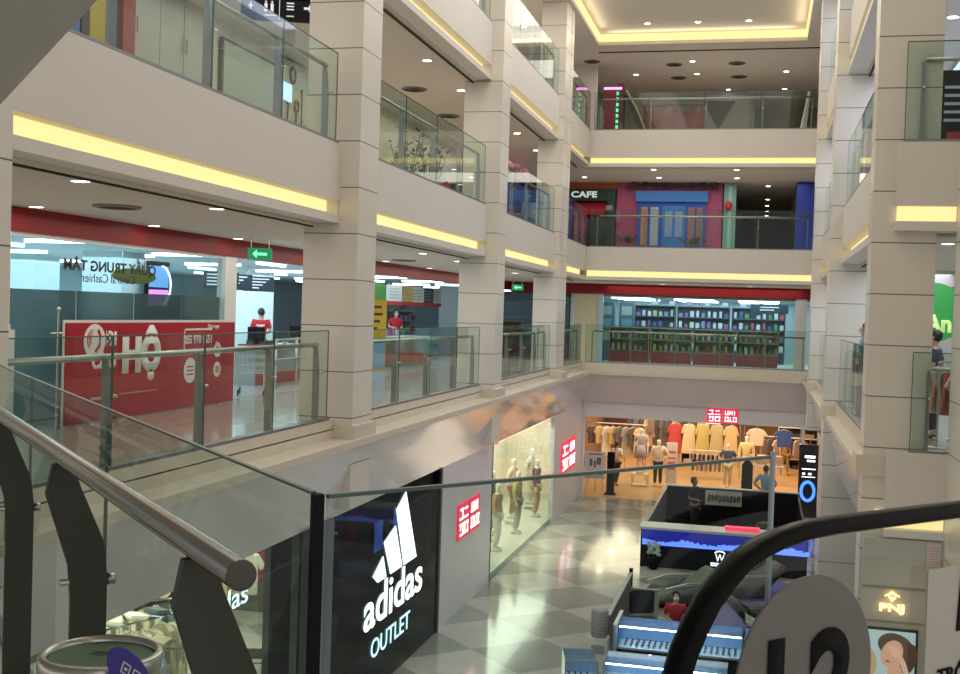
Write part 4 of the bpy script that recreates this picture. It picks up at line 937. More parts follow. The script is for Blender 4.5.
# jewellery showcases
CGL = glass('case_glass', (.88, .94, .98))
def showcase(loc, rz, W, D, H, label, leg=BLACK, lit=True, ntray=5):
    t = thing('glass_showcase', label, 'showcase', loc, rz)
    box('cabinet', -W/2, W/2, -D/2, D/2, .08, H*.58, leg, t)
    box('plinth', -W/2+.05, W/2-.05, -D/2+.05, D/2-.05, 0, .08, BLACK, t)
    box('display_deck', -W/2, W/2, -D/2, D/2, H*.58, H*.60, mat('deck_white', (.8, .82, .86), .5), t)
    for (a, b, c, d) in ((-W/2, W/2, -D/2, -D/2+.01), (-W/2, -W/2+.01, -D/2, D/2), (W/2-.01, W/2, -D/2, D/2)): box('glass_wall', a, b, c, d, H*.6, H-.01, CGL, t)
    box('glass_top', -W/2, W/2, -D/2, D/2, H-.012, H, CGL, t)
    box('back_door', -W/2, W/2, D/2-.02, D/2-.01, H*.6, H-.012, mat('deck_blue', (.30, .45, .70), .5), t)
    bm = NB(); bx(bm, -W/2, W/2, -D/2-.004, -D/2, H*.6-.01, H*.6+.01); bx(bm, -W/2, W/2, -D/2-.004, -D/2+.012, H-.02, H+.003)
    for s in (-1, 1): bx(bm, s*W/2-.01, s*W/2+.01, -D/2-.004, -D/2+.014, H*.6, H)
    obj('metal_edging', bm, mat('edging_blue', (.30, .36, .45), .3, metal=.8), t)
    if lit: box('light_bar', -W/2+.02, W/2-.02, -D/2+.02, -D/2+.06, H-.05, H-.02, mat('case_led', (1, 1, 1), .5, emit=(.6, .8, 1), es=20), t)
    return t
def jewels(x0, y0, z, W, D, rz, n, m_, label, group):
    """small watches and rings on pads: pad, dial"""
    first = None; random.seed(n)
    c, s = math.cos(rz), math.sin(rz)
    for j in range(m_):
        for k in range(n):
            lx = -W/2+.10+k*(W-.2)/(n-1); ly = -D/2+.12+j*(D-.24)/max(1, m_-1)
            loc = (x0+lx*c-ly*s, y0+lx*s+ly*c, z)
            if first is None:
                first = thing('watch', label, 'watch', loc, rz, group)
                bm = NB(); bx(bm, -.028, .028, -.045, .045, 0, .035); bmesh.ops.bevel(bm, geom=bm.edges[:], offset=.012, segments=2, affect='EDGES'); obj('cushion', bm, mat('cushion_white', (.75, .78, .82), .6), first)
                bm = NB(); lathe(bm, [(.024, .036), (.024, .046), (.001, .047)], 14); obj('dial', bm, BLACKG, first)
                bm = NB(); bx(bm, -.012, .012, -.05, .05, .03, .039); obj('strap', bm, mat('strap_dark', (.04, .03, .05), .6), first)
            else: dup(first, loc, rz+random.uniform(-.4, .4), label, group)
showcase((-1.72, 20.0, G), -.0, 1.02, .6, 1.0, 'lit glass showcase of watches at the left end of the counter')
jewels(-1.72, 20.0, G+.60, 1.0, .55, 0, 9, 3, 'small dark watch on a white cushion in the left lit showcase', 'watches in the left showcase')
showcase((-.66, 20.0, G), 0, 1.02, .6, 1.0, 'lit glass showcase seen through the black handrail loop')
jewels(-.66, 20.0, G+.60, 1.0, .55, 0, 9, 3, 'small dark watch on a white cushion in the showcase inside the loop', 'watches in the loop showcase')
showcase((.40, 20.0, G), 0, 1.02, .6, 1.0, 'lit glass showcase mostly hidden by the grey disc')
showcase((-1.3, 18.35, G), 0, 1.9, .6, .84, 'lower lit showcase in front of the watch counter at the bottom edge', leg=mat('cream_cabinet', (.45, .42, .36), .5))
showcase((-2.62, 17.9, G), .25, .5, .7, .95, 'small glass case at the bottom edge left of the counter', leg=mat('case_grey', (.25, .3, .36), .5), lit=False)
jewels(-2.62, 17.9, G+.57, .5, .6, .25, 4, 3, 'small watch on a white cushion in the small glass case at the bottom edge', 'watches in the small case')
t = thing('side_screen', 'pale blue slim panel at the left end of the showcase counter', 'screen panel', (-2.28, 20.1, G))
box('panel', -.02, .02, -.5, .5, 0, 1.0, mat('panel_blue', (.35, .45, .58), .4), t); box('cap', -.03, .03, -.5, .5, 1.0, 1.02, WHITE, t)
t = thing('kiosk_partition', 'long pale topped partition running back from the showcase counter', 'partition', (-2.52, 22.4, G))
box('panel', -.02, .02, -1.8, 1.9, 0, .88, mat('partition_olive', (.16, .15, .11), .5), t); box('cap', -.04, .04, -1.8, 1.9, .88, .91, mat('pale_cap', (.45, .45, .46)), t); box('post', -.035, .035, 1.8, 1.9, 0, .98, BLACK, t)
t = thing('low_partition', 'low cream partition behind the counter left of the green chair', 'partition', (-2.15, 24.0, G))
box('panel', -.35, .25, -.03, .03, 0, .62, mat('cream_cabinet', (.45, .42, .36)), t); box('cap', -.36, .26, -.04, .04, .62, .64, mat('pale_cap', (.45, .45, .46)), t)
t = thing('tissue_dispenser', 'white box with a patterned cylinder on top left of the showcase counter', 'dispenser', (-2.62, 20.2, G))
box('cabinet', -.17, .17, -.15, .15, 0, .62, WHITE, t, bev=.015); box('window', -.12, .12, -.155, -.15, .34, .5, mat('pane_grey', (.35, .38, .4), .2), t)
bm = NB(); lathe(bm, [(.14, .62), (.15, .66), (.15, 1.08), (.13, 1.12), (.001, 1.13)], 24); cyl = obj('drum', bm, mat('drum_pale', (.42, .38, .38), .5), t, True)
bm = NB()
for j in range(7):
    for k in range(14):
        a = 2*PI*(k+.5*(j % 2))/14; bx(bm, -.012, .012, -.004, .004, -.012, .012, Matrix.Translation((.151*math.cos(a), .151*math.sin(a), .69+j*.06)) @ Matrix.Rotation(a+PI/2, 4, 'Z') @ Matrix.Rotation(PI/4, 4, 'Y'))
obj('diamond_pattern', bm, mat('drum_brown', (.25, .15, .14), .5), cyl)
figure('person', 'person in a red top with white face mask sitting behind the watch counter', (-1.35, 20.95, G), .2, 1.38, SKIN, (.45, .03, .05), (.03, .03, .05), hair='short', mask=True, sit=True, arms=('bent', 'bent'))
t = thing('counter_stool', 'dark stool under the person in red behind the watch counter', 'stool', (-1.35, 21.0, G)); bm = NB(); lathe(bm, [(.2, .58), (.2, .61), (.001, .615)], 20); obj('seat', bm, BLACK, t); bm = NB(); tube(bm, [(0, 0, .02), (0, 0, .58)], .03, 8); obj('column', bm, STEEL, t); bm = NB(); lathe(bm, [(.2, 0), (.2, .02)], 20); obj('foot', bm, STEEL, t)
t = thing('office_chair', 'dark chair back beside the person in red behind the counter', 'chair', (-2.0, 22.1, G), .4)
box('backrest', -.25, .25, .2, .26, .55, 1.0, mat('chair_navy', (.03, .035, .06), .6), t, bev=.03); box('seat', -.25, .25, -.25, .2, .45, .52, mat('chair_navy', (.03, .035, .06)), t, bev=.02)
for sx in (-.22, .22):
    for s2 in (-.22, .22): box('leg', sx-.015, sx+.015, s2-.015, s2+.015, 0, .45, STEEL, t)

# ================================================================ GROUND FLOOR RIGHT: jewellery shop front
sbox('wall_right_near', 1.36, 2.33, 15.56, 15.7, G, 3.38, mat('greige_panel', (.40, .39, .34), .4))
sbox('trim_line', 1.36, 2.33, 15.55, 15.56, 2.74, 2.77, SLIT if False else mat('groove', (.2, .19, .16), .6))
sbox('trim_line', 1.36, 2.33, 15.55, 15.56, 2.30, 2.33, mat('groove', (.2, .19, .16)))
t = thing('jewellery_logo', 'warm glowing gold letters under a diamond emblem on the greige wall', 'sign', (1.73, 15.54, 2.54))
GOLD = mat('gold_glow', (1, .75, .35), .4, emit=(1, .62, .22), es=3.0)
text('letters', 'PNJ', .30, .13, (0, -.01, -.05), ROTY, GOLD, t, bold=.03, ext=.02)
bm = NB(); M = Matrix.Translation((0, 0, .12))
for (r0, r1) in ((0, .035), (.045, .065)):
    pts = [(0, -.02, r1+.03), (r1*1.3, -.02, 0), (0, -.02, -r1)]; 
    prism(bm, [Vector(p)+Vector((0, 0, .11)) for p in [(-r1*1.4, -.02, .01), (0, -.02, .07-r0*.3), (r1*1.4, -.02, .01), (r1*1.4, -.02, -.006), (0, -.02, .05-r0*.3), (-r1*1.4, -.02, -.006)]], (0, .015, 0))
prism(bm, [(-.05, -.02, .10), (.05, -.02, .10), (0, -.02, .04)], (0, .015, 0))
obj('emblem', bm, GOLD, t)
t = thing('beauty_poster', 'lit poster of a woman covering her face with one hand, right of the grey disc', 'poster', (1.73, 15.53, 1.82))
box('frame', -.36, .33, -.02, .02, -.42, .42, BLACK, t); box('sheet', -.33, .30, -.025, -.02, -.39, .39, mat('poster_sky', (.42, .60, .66), .5, emit=(.42, .60, .66), es=.35), t)
def disc(parent, nm, x, z, rx_, rz_, y, m, ang=0, seg=24):
    bm = NB(); lathe(bm, [(1, 0), (1, .0015)], seg, Matrix.Translation((x, y, z)) @ Matrix.Rotation(ang, 4, 'Y') @ Matrix.Diagonal((rx_, 1, rz_, 1)) @ Matrix.Rotation(PI/2, 4, 'X')); return obj(nm, bm, m, parent)
HAIRC = mat('poster_hair', (.07, .035, .02), .5, emit=(.07, .035, .02), es=.3); PSK = mat('poster_skin', (.62, .36, .24), .5, emit=(.62, .36, .24), es=.4)
disc(t, 'printed_hair', .06, .20, .22, .16, -.027, HAIRC, .3); disc(t, 'printed_hair', .22, .05, .10, .2, -.0272, HAIRC, .2)
disc(t, 'printed_face', .02, .10, .13, .18, -.029, PSK, .35); disc(t, 'printed_neck', .06, -.14, .09, .12, -.0285, PSK)
disc(t, 'printed_hat', -.30, -.05, .14, .22, -.0285, mat('poster_straw', (.50, .36, .18), .5, emit=(.5, .36, .18), es=.35))
disc(t, 'printed_hand', .07, .12, .055, .07, -.031, mat('poster_hand', (.70, .44, .32), .5, emit=(.7, .44, .32), es=.4), -.5)
for k in range(4): disc(t, 'printed_finger', -.01+.022*k, .17+.012*k-.005*k*k, .010, .06, -.0325, mat('poster_hand', (.7, .44, .32)), -.75+.12*k, 12)
disc(t, 'printed_forearm', .17, -.05, .035, .17, -.0305, mat('poster_hand', (.7, .44, .32)), -.35); disc(t, 'printed_lips', -.03, .0, .028, .012, -.033, mat('poster_lip', (.5, .1, .1), .5))
disc(t, 'printed_cloth', .0, -.33, .33, .07, -.033, mat('poster_mint', (.45, .66, .55), .5, emit=(.45, .66, .55), es=.35))
t = thing('paper_notice', 'pinkish paper notice on the wall below the short right cove light', 'notice', (2.2, 15.55, 3.16)); box('sheet', -.07, .09, -.006, 0, -.2, .2, mat('paper_pink', (.62, .50, .46), .6), t)
bm = NB()
for k in range(8): bx(bm, -.05, .07, -.008, -.006, .14-.035*k, .15-.035*k)
obj('print', bm, mat('print_brown', (.35, .25, .22), .6), t)
t = thing('security_camera', 'small black dome camera on the greige wall beside the gold letters', 'camera', (2.28, 15.53, 2.54)); bm = NB(); ball(bm, (0, -.02, 0), .018); obj('dome', bm, BLACKG, t, True); box('base', -.02, .02, -.01, .05, -.02, .02, WHITE, t)

# ================================================================ SECOND FLOOR LEFT: supermarket front
for i, (y0, y1) in enumerate(((12.95, 14.55), (14.58, 16.1), (16.13, 17.6), (17.63, 19.02))):
    sbox('window_%d' % (4+i), -9.52, -9.5, y0, y1, F2, 6.95, SGLASS)
    sbox('window_film', -9.54, -9.53, y0, y1, F2, 6.24, FROST)
sbox('trim_frame', -9.6, -9.44, 19.04, 19.5, F2, 6.98, WHITE)
sbox('trim_frame', -9.56, -9.46, 12.9, 19.04, 6.93, 6.98, WHITE)
sbox('trim_frame', -9.6, -9.44, 12.85, 12.95, F2, 6.98, WHITE)
t = thing('window_lettering', 'dark QUẦY TRUNG TÂM lettering seen reversed on the second floor shop glass', 'lettering', (-9.49, 15.43, 6.6))
text('line', 'QUẦY TRUNG TÂM', 2.5, .27, (0, 0, .04), ROTX, mat('lettering_brown', (.05, .03, .03), .5), t, bold=.03, mirror=True, ext=.003)
text('line', 'Central Cashier', 1.45, .13, (0, -.1, -.16), ROTX, mat('lettering_brown', (.05, .03, .03)), t, mirror=True, ext=.003)
t = thing('oval_board', 'olive yellow oval board hanging in the shop behind the reversed lettering', 'board', (-11.2, 18.9, 7.12))
bm = NB(); lathe(bm, [(1, 0), (1, .03)], 32, Matrix.Translation((0, 0, -.55)) @ Matrix.Diagonal((1, .75, .14, 1)) @ Matrix.Rotation(PI/2, 4, 'Y')); obj('board', bm, mat('dull_gold', (.30, .27, .06), .5), t)
for s_y in (-.4, .4): box('cord', .01, .02, s_y-.004, s_y+.004, -.5, 0, STEEL, t)
# red hotline board
t = thing('hotline_board', 'red board with white ĐI CHỢ HỘ lettering behind the nearest second floor railing', 'sign', (-9.2, 16.4, F2+.015), 0)
box('panel', -.03, .0, -2.54, 2.58, .02, 1.43, RED, t); box('frame', -.045, -.03, -2.58, 2.62, .0, 1.47, WHITE, t)
def on(nm, s, y, z, w_, h_, m=WPRINT, b=.03): return text(nm, s, w_, h_, (.002, y-16.6, z-F2-.015), ROTX, m, t, bold=b, ext=.006)
on('word', 'ĐI', 15.14, 5.57, .30, .22, b=.05); on('word', 'CHỢ', 14.98, 5.22, .62, .28, b=.05); on('word', 'HỘ', 16.02, 5.33, 1.12, .86, b=.07)
bm = NB(); lathe(bm, [(1, 0), (1, .006)], 32, Matrix.Translation((0, -1.87, 1.17)) @ Matrix.Diagonal((1, .27, .245, 1)) @ Matrix.Rotation(PI/2, 4, 'Y')); prism(bm, [(0, -1.75, .98), (0, -1.6, .9), (0, -1.66, 1.05)], (.006, 0, 0)); bub = obj('speech_bubble', bm, WPRINT, t)
bm = NB(); tube(bm, [(.008, -1.80, 1.33), (.008, -1.74, 1.24), (.008, -1.76, 1.1), (.008, -1.86, 1.02)], .022, 6)
for r_ in (.06, .1, .14): tube(bm, [(.008, -1.92+r_*math.cos(a), 1.19+r_*math.sin(a)) for a in [PI*.5+PI*.8*k/10 for k in range(11)]], .008, 5)
obj('receiver', bm, RED, bub)
bm = NB()
for (a, b, c, d) in ((.72, 1.88, .96, .99), (.72, 1.70, 1.30, 1.33), (.72, .75, .96, 1.33), (1.85, 1.88, .96, 1.1)): bx(bm, 0, .006, a, b, c, d)
obj('number_box', bm, WPRINT, t)
on('number', '055 970 1551', 17.8, 5.51, .98, .15, b=.03); on('small_words', 'Giao ngay', 18.35, 5.72, .42, .09, b=.02)
for (y, z, r_) in ((17.45, 5.0, .21), (18.42, 5.32, .13), (18.42, 4.98, .13)):
    bm = NB(); lathe(bm, [(r_, 0), (r_, .006)], 28, Matrix.Translation((0, y-16.5, z-F2-.015)) @ Matrix.Rotation(PI/2, 4, 'Y')); o = obj('round_badge', bm, WPRINT, t)
    bm = NB()
    for k in range(3): bx(bm, .006, .009, y-16.5-r_*.55, y-16.5+r_*.55, z-F2-.015+r_*(.3-.3*k)-.012, z-F2-.015+r_*(.3-.3*k)+.012)
    obj('badge_print', bm, RED, o)
bm = NB(); bx(bm, 0, .005, -1.2, -.1, .37, .385); bx(bm, 0, .005, -1.95, -1.3, .33, .37); obj('small_line', bm, mat('pink_print', (.6, .35, .33), .5), t)
for y in (-1.9, 2.0): bm = NB(); bx(bm, -.3, .0, y-.03, y+.03, -.01, .02); bx(bm, -.06, -.045, y-.03, y+.03, 0, 1.2); obj('support', bm, STEEL, t)
t = thing('barrier_post', 'slim steel post with crossbar left of the red board', 'post', (-9.1, 13.5, F2+.015)); bm = NB(); tube(bm, [(0, 0, 0), (0, 0, 1.6)], .02, 8); ball(bm, (0, 0, 1.62), .035, seg=10); tube(bm, [(0, -.15, 1.3), (0, .12, 1.3)], .012, 6); obj('post', bm, STEEL, t)
t = thing('low_white_block', 'rounded white block by the column at the left picture edge', 'block', (-8.6, 11.25, F2+.015)); box('body', -.3, .3, -.3, .3, 0, 1.45, WHITE, t, bev=.06); box('base', -.31, .31, -.31, .31, 0, .05, mat('pale_cap', (.45, .45, .46)), t)
# ceiling tubes in the hall
TUB = mat('cool_tube', (1, 1, 1), .5, emit=(.75, .93, 1), es=6)
sbox('ceiling', -7, 2, 43.2, 50.2, 6.84, 6.9, mat('hall_ceiling', (.50, .58, .60), .8))
sbox('ceiling', -22, -9.6, 7.7, 60, 7.12, 7.2, mat('hall_ceiling', (.50, .58, .60), .8))
random.seed(4)
for i, x in enumerate((-11.5, -13.5, -15.5, -18)):
    for j in range(10):
        y = 13+j*4.2+(i % 2)*.9; hz_ = random.choice((0, 0, 1))
        tag(box('strip_light', x-(.75 if not hz_ else .05), x+(.75 if not hz_ else .05), y-(.05 if not hz_ else .75), y+(.05 if not hz_ else .75), 7.06, 7.12, TUB), 'cool white strip light on the supermarket ceiling', 'strip light', 'supermarket hall strip lights')
for x in (-5, -2.6, -.2):
    for y in (44.5, 46.6, 48.8): tag(box('strip_light', x-.75, x+.75, y-.04, y+.04, 6.78, 6.84, TUB), 'cool white strip light behind the far supermarket glass', 'strip light', 'far supermarket strip lights')
for (x, y, s) in ((-13.2, 21.5, .9), (-12.3, 45.2, .9), (-15, 32, 1.0), (-17, 24, 1.0)): sbox('pillar', x-s/2, x+s/2, y-s/2, y+s/2, F2, 7.2, SHOPW)
sbox('wall_hall_end', -22, -9.5, 57, 57.2, F2, 7.2, SHOPW)
t = thing('promo_screen', 'tall screen glowing blue and magenta behind the shop glass above the red board', 'screen', (-12.5, 22.1, F2+.02)); box('cabinet', -.08, .0, -.45, .45, 0, 2.6, BLACK, t)
box('blue_picture', .0, .01, -.4, .4, 2.05, 2.5, mat('screen_blue2', (.1, .25, .5), .4, emit=(.12, .3, .6), es=.9), t); box('magenta_picture', .0, .01, -.4, .4, 1.65, 2.0, mat('screen_magenta', (.6, .15, .5), .4, emit=(.75, .25, .65), es=1.3), t)
bm = NB(); tube(bm, [(.02, .1+.38*math.cos(a), 2.1+.4*math.sin(a)) for a in [-PI/2+PI*k/12 for k in range(13)]], .02, 6); obj('arc', bm, SIGNW, t)
# shelving, products
PC = [(.55, .5, .42), (.5, .06, .06), (.08, .2, .45), (.1, .35, .12), (.6, .5, .1), (.65, .65, .62), (.35, .15, .4), (.1, .35, .4), (.5, .25, .08), (.12, .12, .14)]
def stock(x0, y0, z0, dx, dy, n, rows, dz, label, group, cols, size=(.12, .10, .2), skip=.08):
    """rows of boxed goods along (dx,dy)"""
    protos = {}
    ang = math.atan2(dy, dx)
    for r in range(rows):
        for k in range(n):
            if random.random() < skip: continue
            c = random.choice(cols); s = k/(n-1)
            key = c
            loc = (x0+dx*s, y0+dy*s, z0+r*dz)
            if key not in protos:
                o = box('goods_package', -size[0]/2, size[0]/2, -size[1]/2, size[1]/2, 0, size[2], mat('pack_%d_%d_%d' % tuple(int(q*99) for q in c), c, .4), bev=.012)
                o.location = loc; o.rotation_euler = (0, 0, ang); tag(o, label, 'package', group); protos[key] = o
            else:
                o = protos[key].copy(); COL.objects.link(o); o.location = loc; o.scale = (random.uniform(.55, 1), random.uniform(.7, 1), random.uniform(.5, 1))
# checkout counters seen in the nearest bay
REDC = mat('counter_red', (.40, .04, .04), .4)
for i, (x, y) in enumerate(((-11.0, 24.0), (-11.2, 26.8))):
    t = thing('checkout_counter', ('checkout counter behind the queue rails, nearer one', 'checkout counter behind the queue rails, farther one')[i], 'counter', (x, y, F2+.02))
    box('cabinet', -.4, .4, -1.1, 1.1, 0, .75, mat('counter_grey', (.30, .31, .33), .4), t); box('red_skirt', .4, .42, -1.1, 1.1, .0, .25, REDC, t); box('worktop', -.45, .45, -1.15, 1.15, .75, .82, mat('counter_pale', (.55, .56, .56), .3), t)
    box('till_screen', -.2, .2, -.25, -.2, .95, 1.25, BLACK, t); box('till_stand', -.04, .04, -.24, -.2, .82, .95, BLACK, t); box('till', -.25, .25, -.2, .25, .82, .95, mat('till_dark', (.05, .05, .06), .5), t)
    stock(x-.3, y+.4, F2+.842, .5, .5, 4, 1, .2, 'small package lying on a checkout counter top', 'packages on the checkout counters', PC[:6], (.1, .1, .1), 0)
figure('person', 'cashier in a red shirt seen from behind at the checkout counter', (-12.0, 26.2, F2+.02), PI/2+PI*.6, 1.68, SKIN, (.50, .02, .03), (.03, .03, .04), hair='short', arms=('bent', 'bent'), print_text=True)
figure('person', 'cashier in red bending low left of the one seen from behind', (-13.1, 26.0, F2+.02), -PI*.4, 1.45, SKIN, (.50, .02, .03), (.03, .03, .04), hair='short', arms=('bent', 'bent'))
t = thing('queue_rail', 'steel queue rail in front of the checkout counters', 'rail', (-9.95, 24.0, F2+.02))
for k in range(4):
    bm = NB(); tube(bm, [(-k*.1, -1.5+k*1.35, 0), (-k*.1, -1.5+k*1.35, 1.05)], .03, 8); obj('post', bm, STEEL, t, True)
for z in (1.02, .6): bm = NB(); tube(bm, [(0, -1.5, z), (-.3, 2.55, z)], .022, 8); obj('rail', bm, STEEL, t, True)
shelf_unit('dark drinks shelf behind the cashiers', (-14.4, 28.5, F2+.02), PI/2*1.2, 3.2, 1.9, .5, 5, mat('shelf_dark', (.04, .045, .05), .5))
stock(-13.7, 27.2, F2+.07, -.9, 2.8, 9, 3, .4675, 'bottle or carton on the dark shelf behind the cashiers', 'goods behind the cashiers', PC, (.12, .12, .24))
for j, (x, y, nm) in enumerate(((-12.6, 25.2, 'nearest'), (-13, 26.8, 'middle'), (-13.2, 28.6, 'farthest'))):
    t = thing('till_number_sign', 'dark hanging till sign over the checkout counters, %s' % nm, 'sign', (x, y, 7.12), .9); box('board', -.45, .45, -.02, .02, -.65, -.25, mat('sign_navy', (.02, .03, .05), .5), t)
    for s in (-.35, .35): box('cord', s-.005, s+.005, -.005, .005, -.25, 0, STEEL, t)
    bm = NB()
    for q in range(4): bx(bm, -.38, .3-.1*q, -.024, -.02, -.33-.08*q, -.30-.08*q)
    obj('print', bm, WPRINT, t)
t = thing('shopping_cart', 'empty steel shopping cart by the right end of the red board', 'cart', (-9.6, 20.6, F2+.02), .4)
bm = NB()
for z in (.45, .6, .75, .9): tube(bm, [(-.25, -.4, z), (.25, -.4, z), (.3, .45, z), (-.3, .45, z)], .008, 6, closed=True)
for a in range(9):
    x = -.25+a*.0625; tube(bm, [(x, -.4, .45), (x, -.4, .9)], .005, 5); tube(bm, [(x*1.2, .45, .45), (x*1.2, .45, .95)], .005, 5)
obj('basket', bm, STEEL, t)
bm = NB(); tube(bm, [(-.3, .45, .95), (.3, .45, .95)], .018, 8); obj('handle', bm, mat('cart_red', (.5, .02, .03), .4), t)
for sx in (-.24, .24):
    bm = NB(); tube(bm, [(sx, -.4, .45), (sx, -.35, .12)], .012, 6); tube(bm, [(sx, .45, .45), (sx, .4, .12)], .012, 6); obj('leg', bm, STEEL, t)
    for sy2 in (-.35, .4): bm = NB(); lathe(bm, [(.06, -.015), (.06, .015)], 14, Matrix.Translation((sx, sy2, .06)) @ Matrix.Rotation(PI/2, 4, 'Y')); obj('wheel', bm, BLACK, t)
# second bay: counter, staff, boards
t = thing('service_counter', 'long service counter with grey front and dark red skirt in the second bay', 'counter', (-11.2, 32.6, F2+.02), -.10)
box('cabinet', -.35, .35, -3.2, 3.2, 0, .85, mat('counter_taupe', (.22, .19, .16), .5), t); box('red_skirt', .35, .37, -3.2, 3.2, .12, .4, REDC, t); box('worktop', -.4, .4, -3.25, 3.25, .85, .9, mat('counter_pale', (.55, .56, .56)), t)
stock(-11.2, 31.0, F2+.925, -.3, 4.4, 12, 1, .2, 'small package on the long service counter top', 'packages on the service counter', PC, (.16, .16, .22), .1)
figure('person', 'staff member in a red shirt with face mask behind the service counter', (-12.3, 37.8, F2+.02), .75, 1.74, SKIN, (.52, .02, .04), (.03, .03, .04), hair='short', mask=True, arms=('bent', 'bent'))
t = thing('yellow_poster_stand', 'yellow poster stand at the left side of the second bay', 'sign', (-10.6, 30.6, F2+.02), PI/4+.3); box('panel', -.45, .45, -.03, .03, .0, 2.0, mat('poster_yellow', (.62, .42, .03), .5), t); box('blue_part', -.42, .42, -.035, -.03, .05, .9, mat('poster_blue', (.25, .4, .6), .5), t)
bm = NB()
for k, (a, b) in enumerate(((-.25, .25), (-.32, .3), (-.2, .2), (-.3, .1))): bx(bm, a, b, -.037, -.03, 1.75-.2*k, 1.82-.2*k)
obj('print', bm, mat('print_black', (.05, .04, .02), .5), t)
for k, (x, y, c, nm) in enumerate(((-12, 36.6, (.5, .52, .5), 'pale'), (-12, 37.9, (.55, .35, .08), 'orange and yellow'), (-12, 39.2, (.6, .6, .56), 'white'), (-12, 40.4, (.05, .08, .12), 'navy'), (-12, 41.5, (.55, .56, .54), 'striped white'))):
    t = thing('hanging_banner', '%s narrow banner hanging over the second bay counter' % nm, 'banner', (x, y, 7.12), .9)
    box('sheet', -.3, .3, -.01, .01, -.75, -.2, mat('banner_%d' % k, c, .6), t); box('red_end', -.3, .3, -.012, .012, -.88, -.75, REDC, t)
    for s in (-.2, .2): box('cord', s-.004, s+.004, -.004, .004, -.2, 0, STEEL, t)
    bm = NB()
    for q in range(4): bx(bm, -.2, .2, -.014, -.01, -.35-.1*q, -.32-.1*q)
    obj('print', bm, mat('print_mid', (.3, .3, .28), .6), t)
sgn = tag(box('green_wall_board', -13.6, -13.5, 36.5, 40.5, 6.3, 7.0, mat('sign_leaf', (.10, .38, .04), .4, emit=(.1, .4, .05), es=.25)), 'leaf green board high on the left in the second bay', 'sign')
shelf_unit('long white shelf of groceries behind the staff member', (-14.3, 41.0, F2+.02), PI/2, 9.0, 2.1, .6, 6, mat('shelf_white', (.6, .64, .64), .5))
stock(-13.97, 36.8, F2+.06, .0, 8.4, 15, 4, .412, 'grocery package on the long white shelf behind the staff member', 'groceries behind the staff member', PC, (.42, .16, .28), .05)
t = thing('produce_display', 'tiered produce display in the third bay with red and brown goods', 'display', (-11.2, 50.0, F2+.02), 0)
for k in range(3): box('tier', -.5+.12*k, .5, -2, 2, .35*k, .35*k+.34, mat('display_crate', (.20, .10, .06), .6), t)
for k in range(26):
    o = NB(); ball(o, (0, 0, 0), .10, (1, 1, .8), 10); f_ = tag(obj('round_fruit', o, mat(('fruit_red', 'fruit_brown')[k % 2], ((.42, .05, .04), (.35, .18, .08))[k % 2], .4), smooth=True), 'round red or brown fruit on top of the tiered display', 'fruit', 'fruit on the tiered display')
    f_.location = (-10.95+.10*(k % 2), 48.3+(k % 13)*.27, F2+1.06+.08+(.0 if k < 13 else .155))
t = thing('cold_cabinet', 'open cold cabinet with lit blue panel behind the produce in the third bay', 'cabinet', (-13.0, 55.2, F2+.02), 0)
box('body', -2.2, 2.2, 0, .6, 0, 2.3, mat('cabinet_pale', (.4, .48, .52), .5), t); box('lit_panel', -.5, .2, -.02, 0, 1.5, 2.1, mat('screen_blue3', (.1, .3, .8), .4, emit=(.15, .4, .9), es=1), t)
for k in range(4): box('ledge', -2.1, 2.1, -.3, 0, .3+.4*k, .34+.4*k, WHITE, t)

# ================================================================ SECOND FLOOR FAR: supermarket shelves behind glass
sbox('wall_far_left', -6.95, -6.05, 43.0, 43.1, F2, 6.95, mat('cream_wall', (.60, .54, .38), .6))
sbox('wall_far_header', -9.4, 2.6, 42.9, 43.15, 6.92, 7.3, REDH)
sbox('trim_frame', -6.05, -5.85, 42.95, 43.12, F2, 6.92, mat('ice_frame', (.35, .48, .55), .4))
sbox('trim_frame', 1.1, 1.5, 42.95, 43.12, F2, 6.92, mat('pale_frame', (.55, .56, .55), .4))
for i in range(4): sbox('window_%d' % (9+i), -5.85+i*1.74, -5.85+i*1.74+1.72, 43.02, 43.04, F2, 6.92, SGLASS)
sbox('wall_far_shop_back', -7, 4, 50.2, 50.4, F2, 7.3, SHOPW); sbox('wall_far_shop_side', -7.1, -7, 43.1, 50.4, F2, 7.3, SHOPW); sbox('wall_far_shop_side', 1.9, 2.0, 43.1, 50.4, F2, 7.3, SHOPW)
for i, (x, c) in enumerate(((-5.0, 'REDS'), (-3.4, 'a'), (-1.8, 'b'), (-.2, 'c'))):
    t = shelf_unit('low gondola shelf with red plinth behind the far glass, %s' % ('leftmost', 'second', 'third', 'rightmost')[i], (x, 44.6, F2), 0, 1.5, 1.35, .5, 4, mat('gondola', (.42, .36, .28), .5)); box('red_plinth', -.75, .75, -.27, -.25, .0, .42, REDC, t)
    stock(x-.62, 44.48, F2+.04+.44, 1.3, 0, 7, 2, .44, 'small package on a low gondola shelf behind the far glass', 'packages on the low gondolas', [PC[0], PC[1], PC[4], PC[5], PC[3], (.5, .42, .25)], (.11, .12, .26), .04)
for i in range(3):
    x = -4.6+i*2.2
    shelf_unit('tall stocked shelf behind the low gondolas, %s' % ('left', 'middle', 'right')[i], (x, 48.2, F2), 0, 2.1, 2.25, .5, 6, mat('gondola_dark', (.12, .14, .18), .5))
    stock(x-.92, 48.0, F2+.04+.444*1, 1.84, 0, 9, 4, .444, 'small bottle or packet on a tall shelf behind the low gondolas', 'packages on the tall far shelves', [(.12, .10, .25), (.5, .55, .6), (.08, .3, .1) if i != 0 else (.4, .45, .3), (.3, .12, .35), (.06, .12, .3), (.6, .6, .62), (.45, .1, .15) if i == 2 else (.2, .25, .4)], (.17, .1, .29), .04)
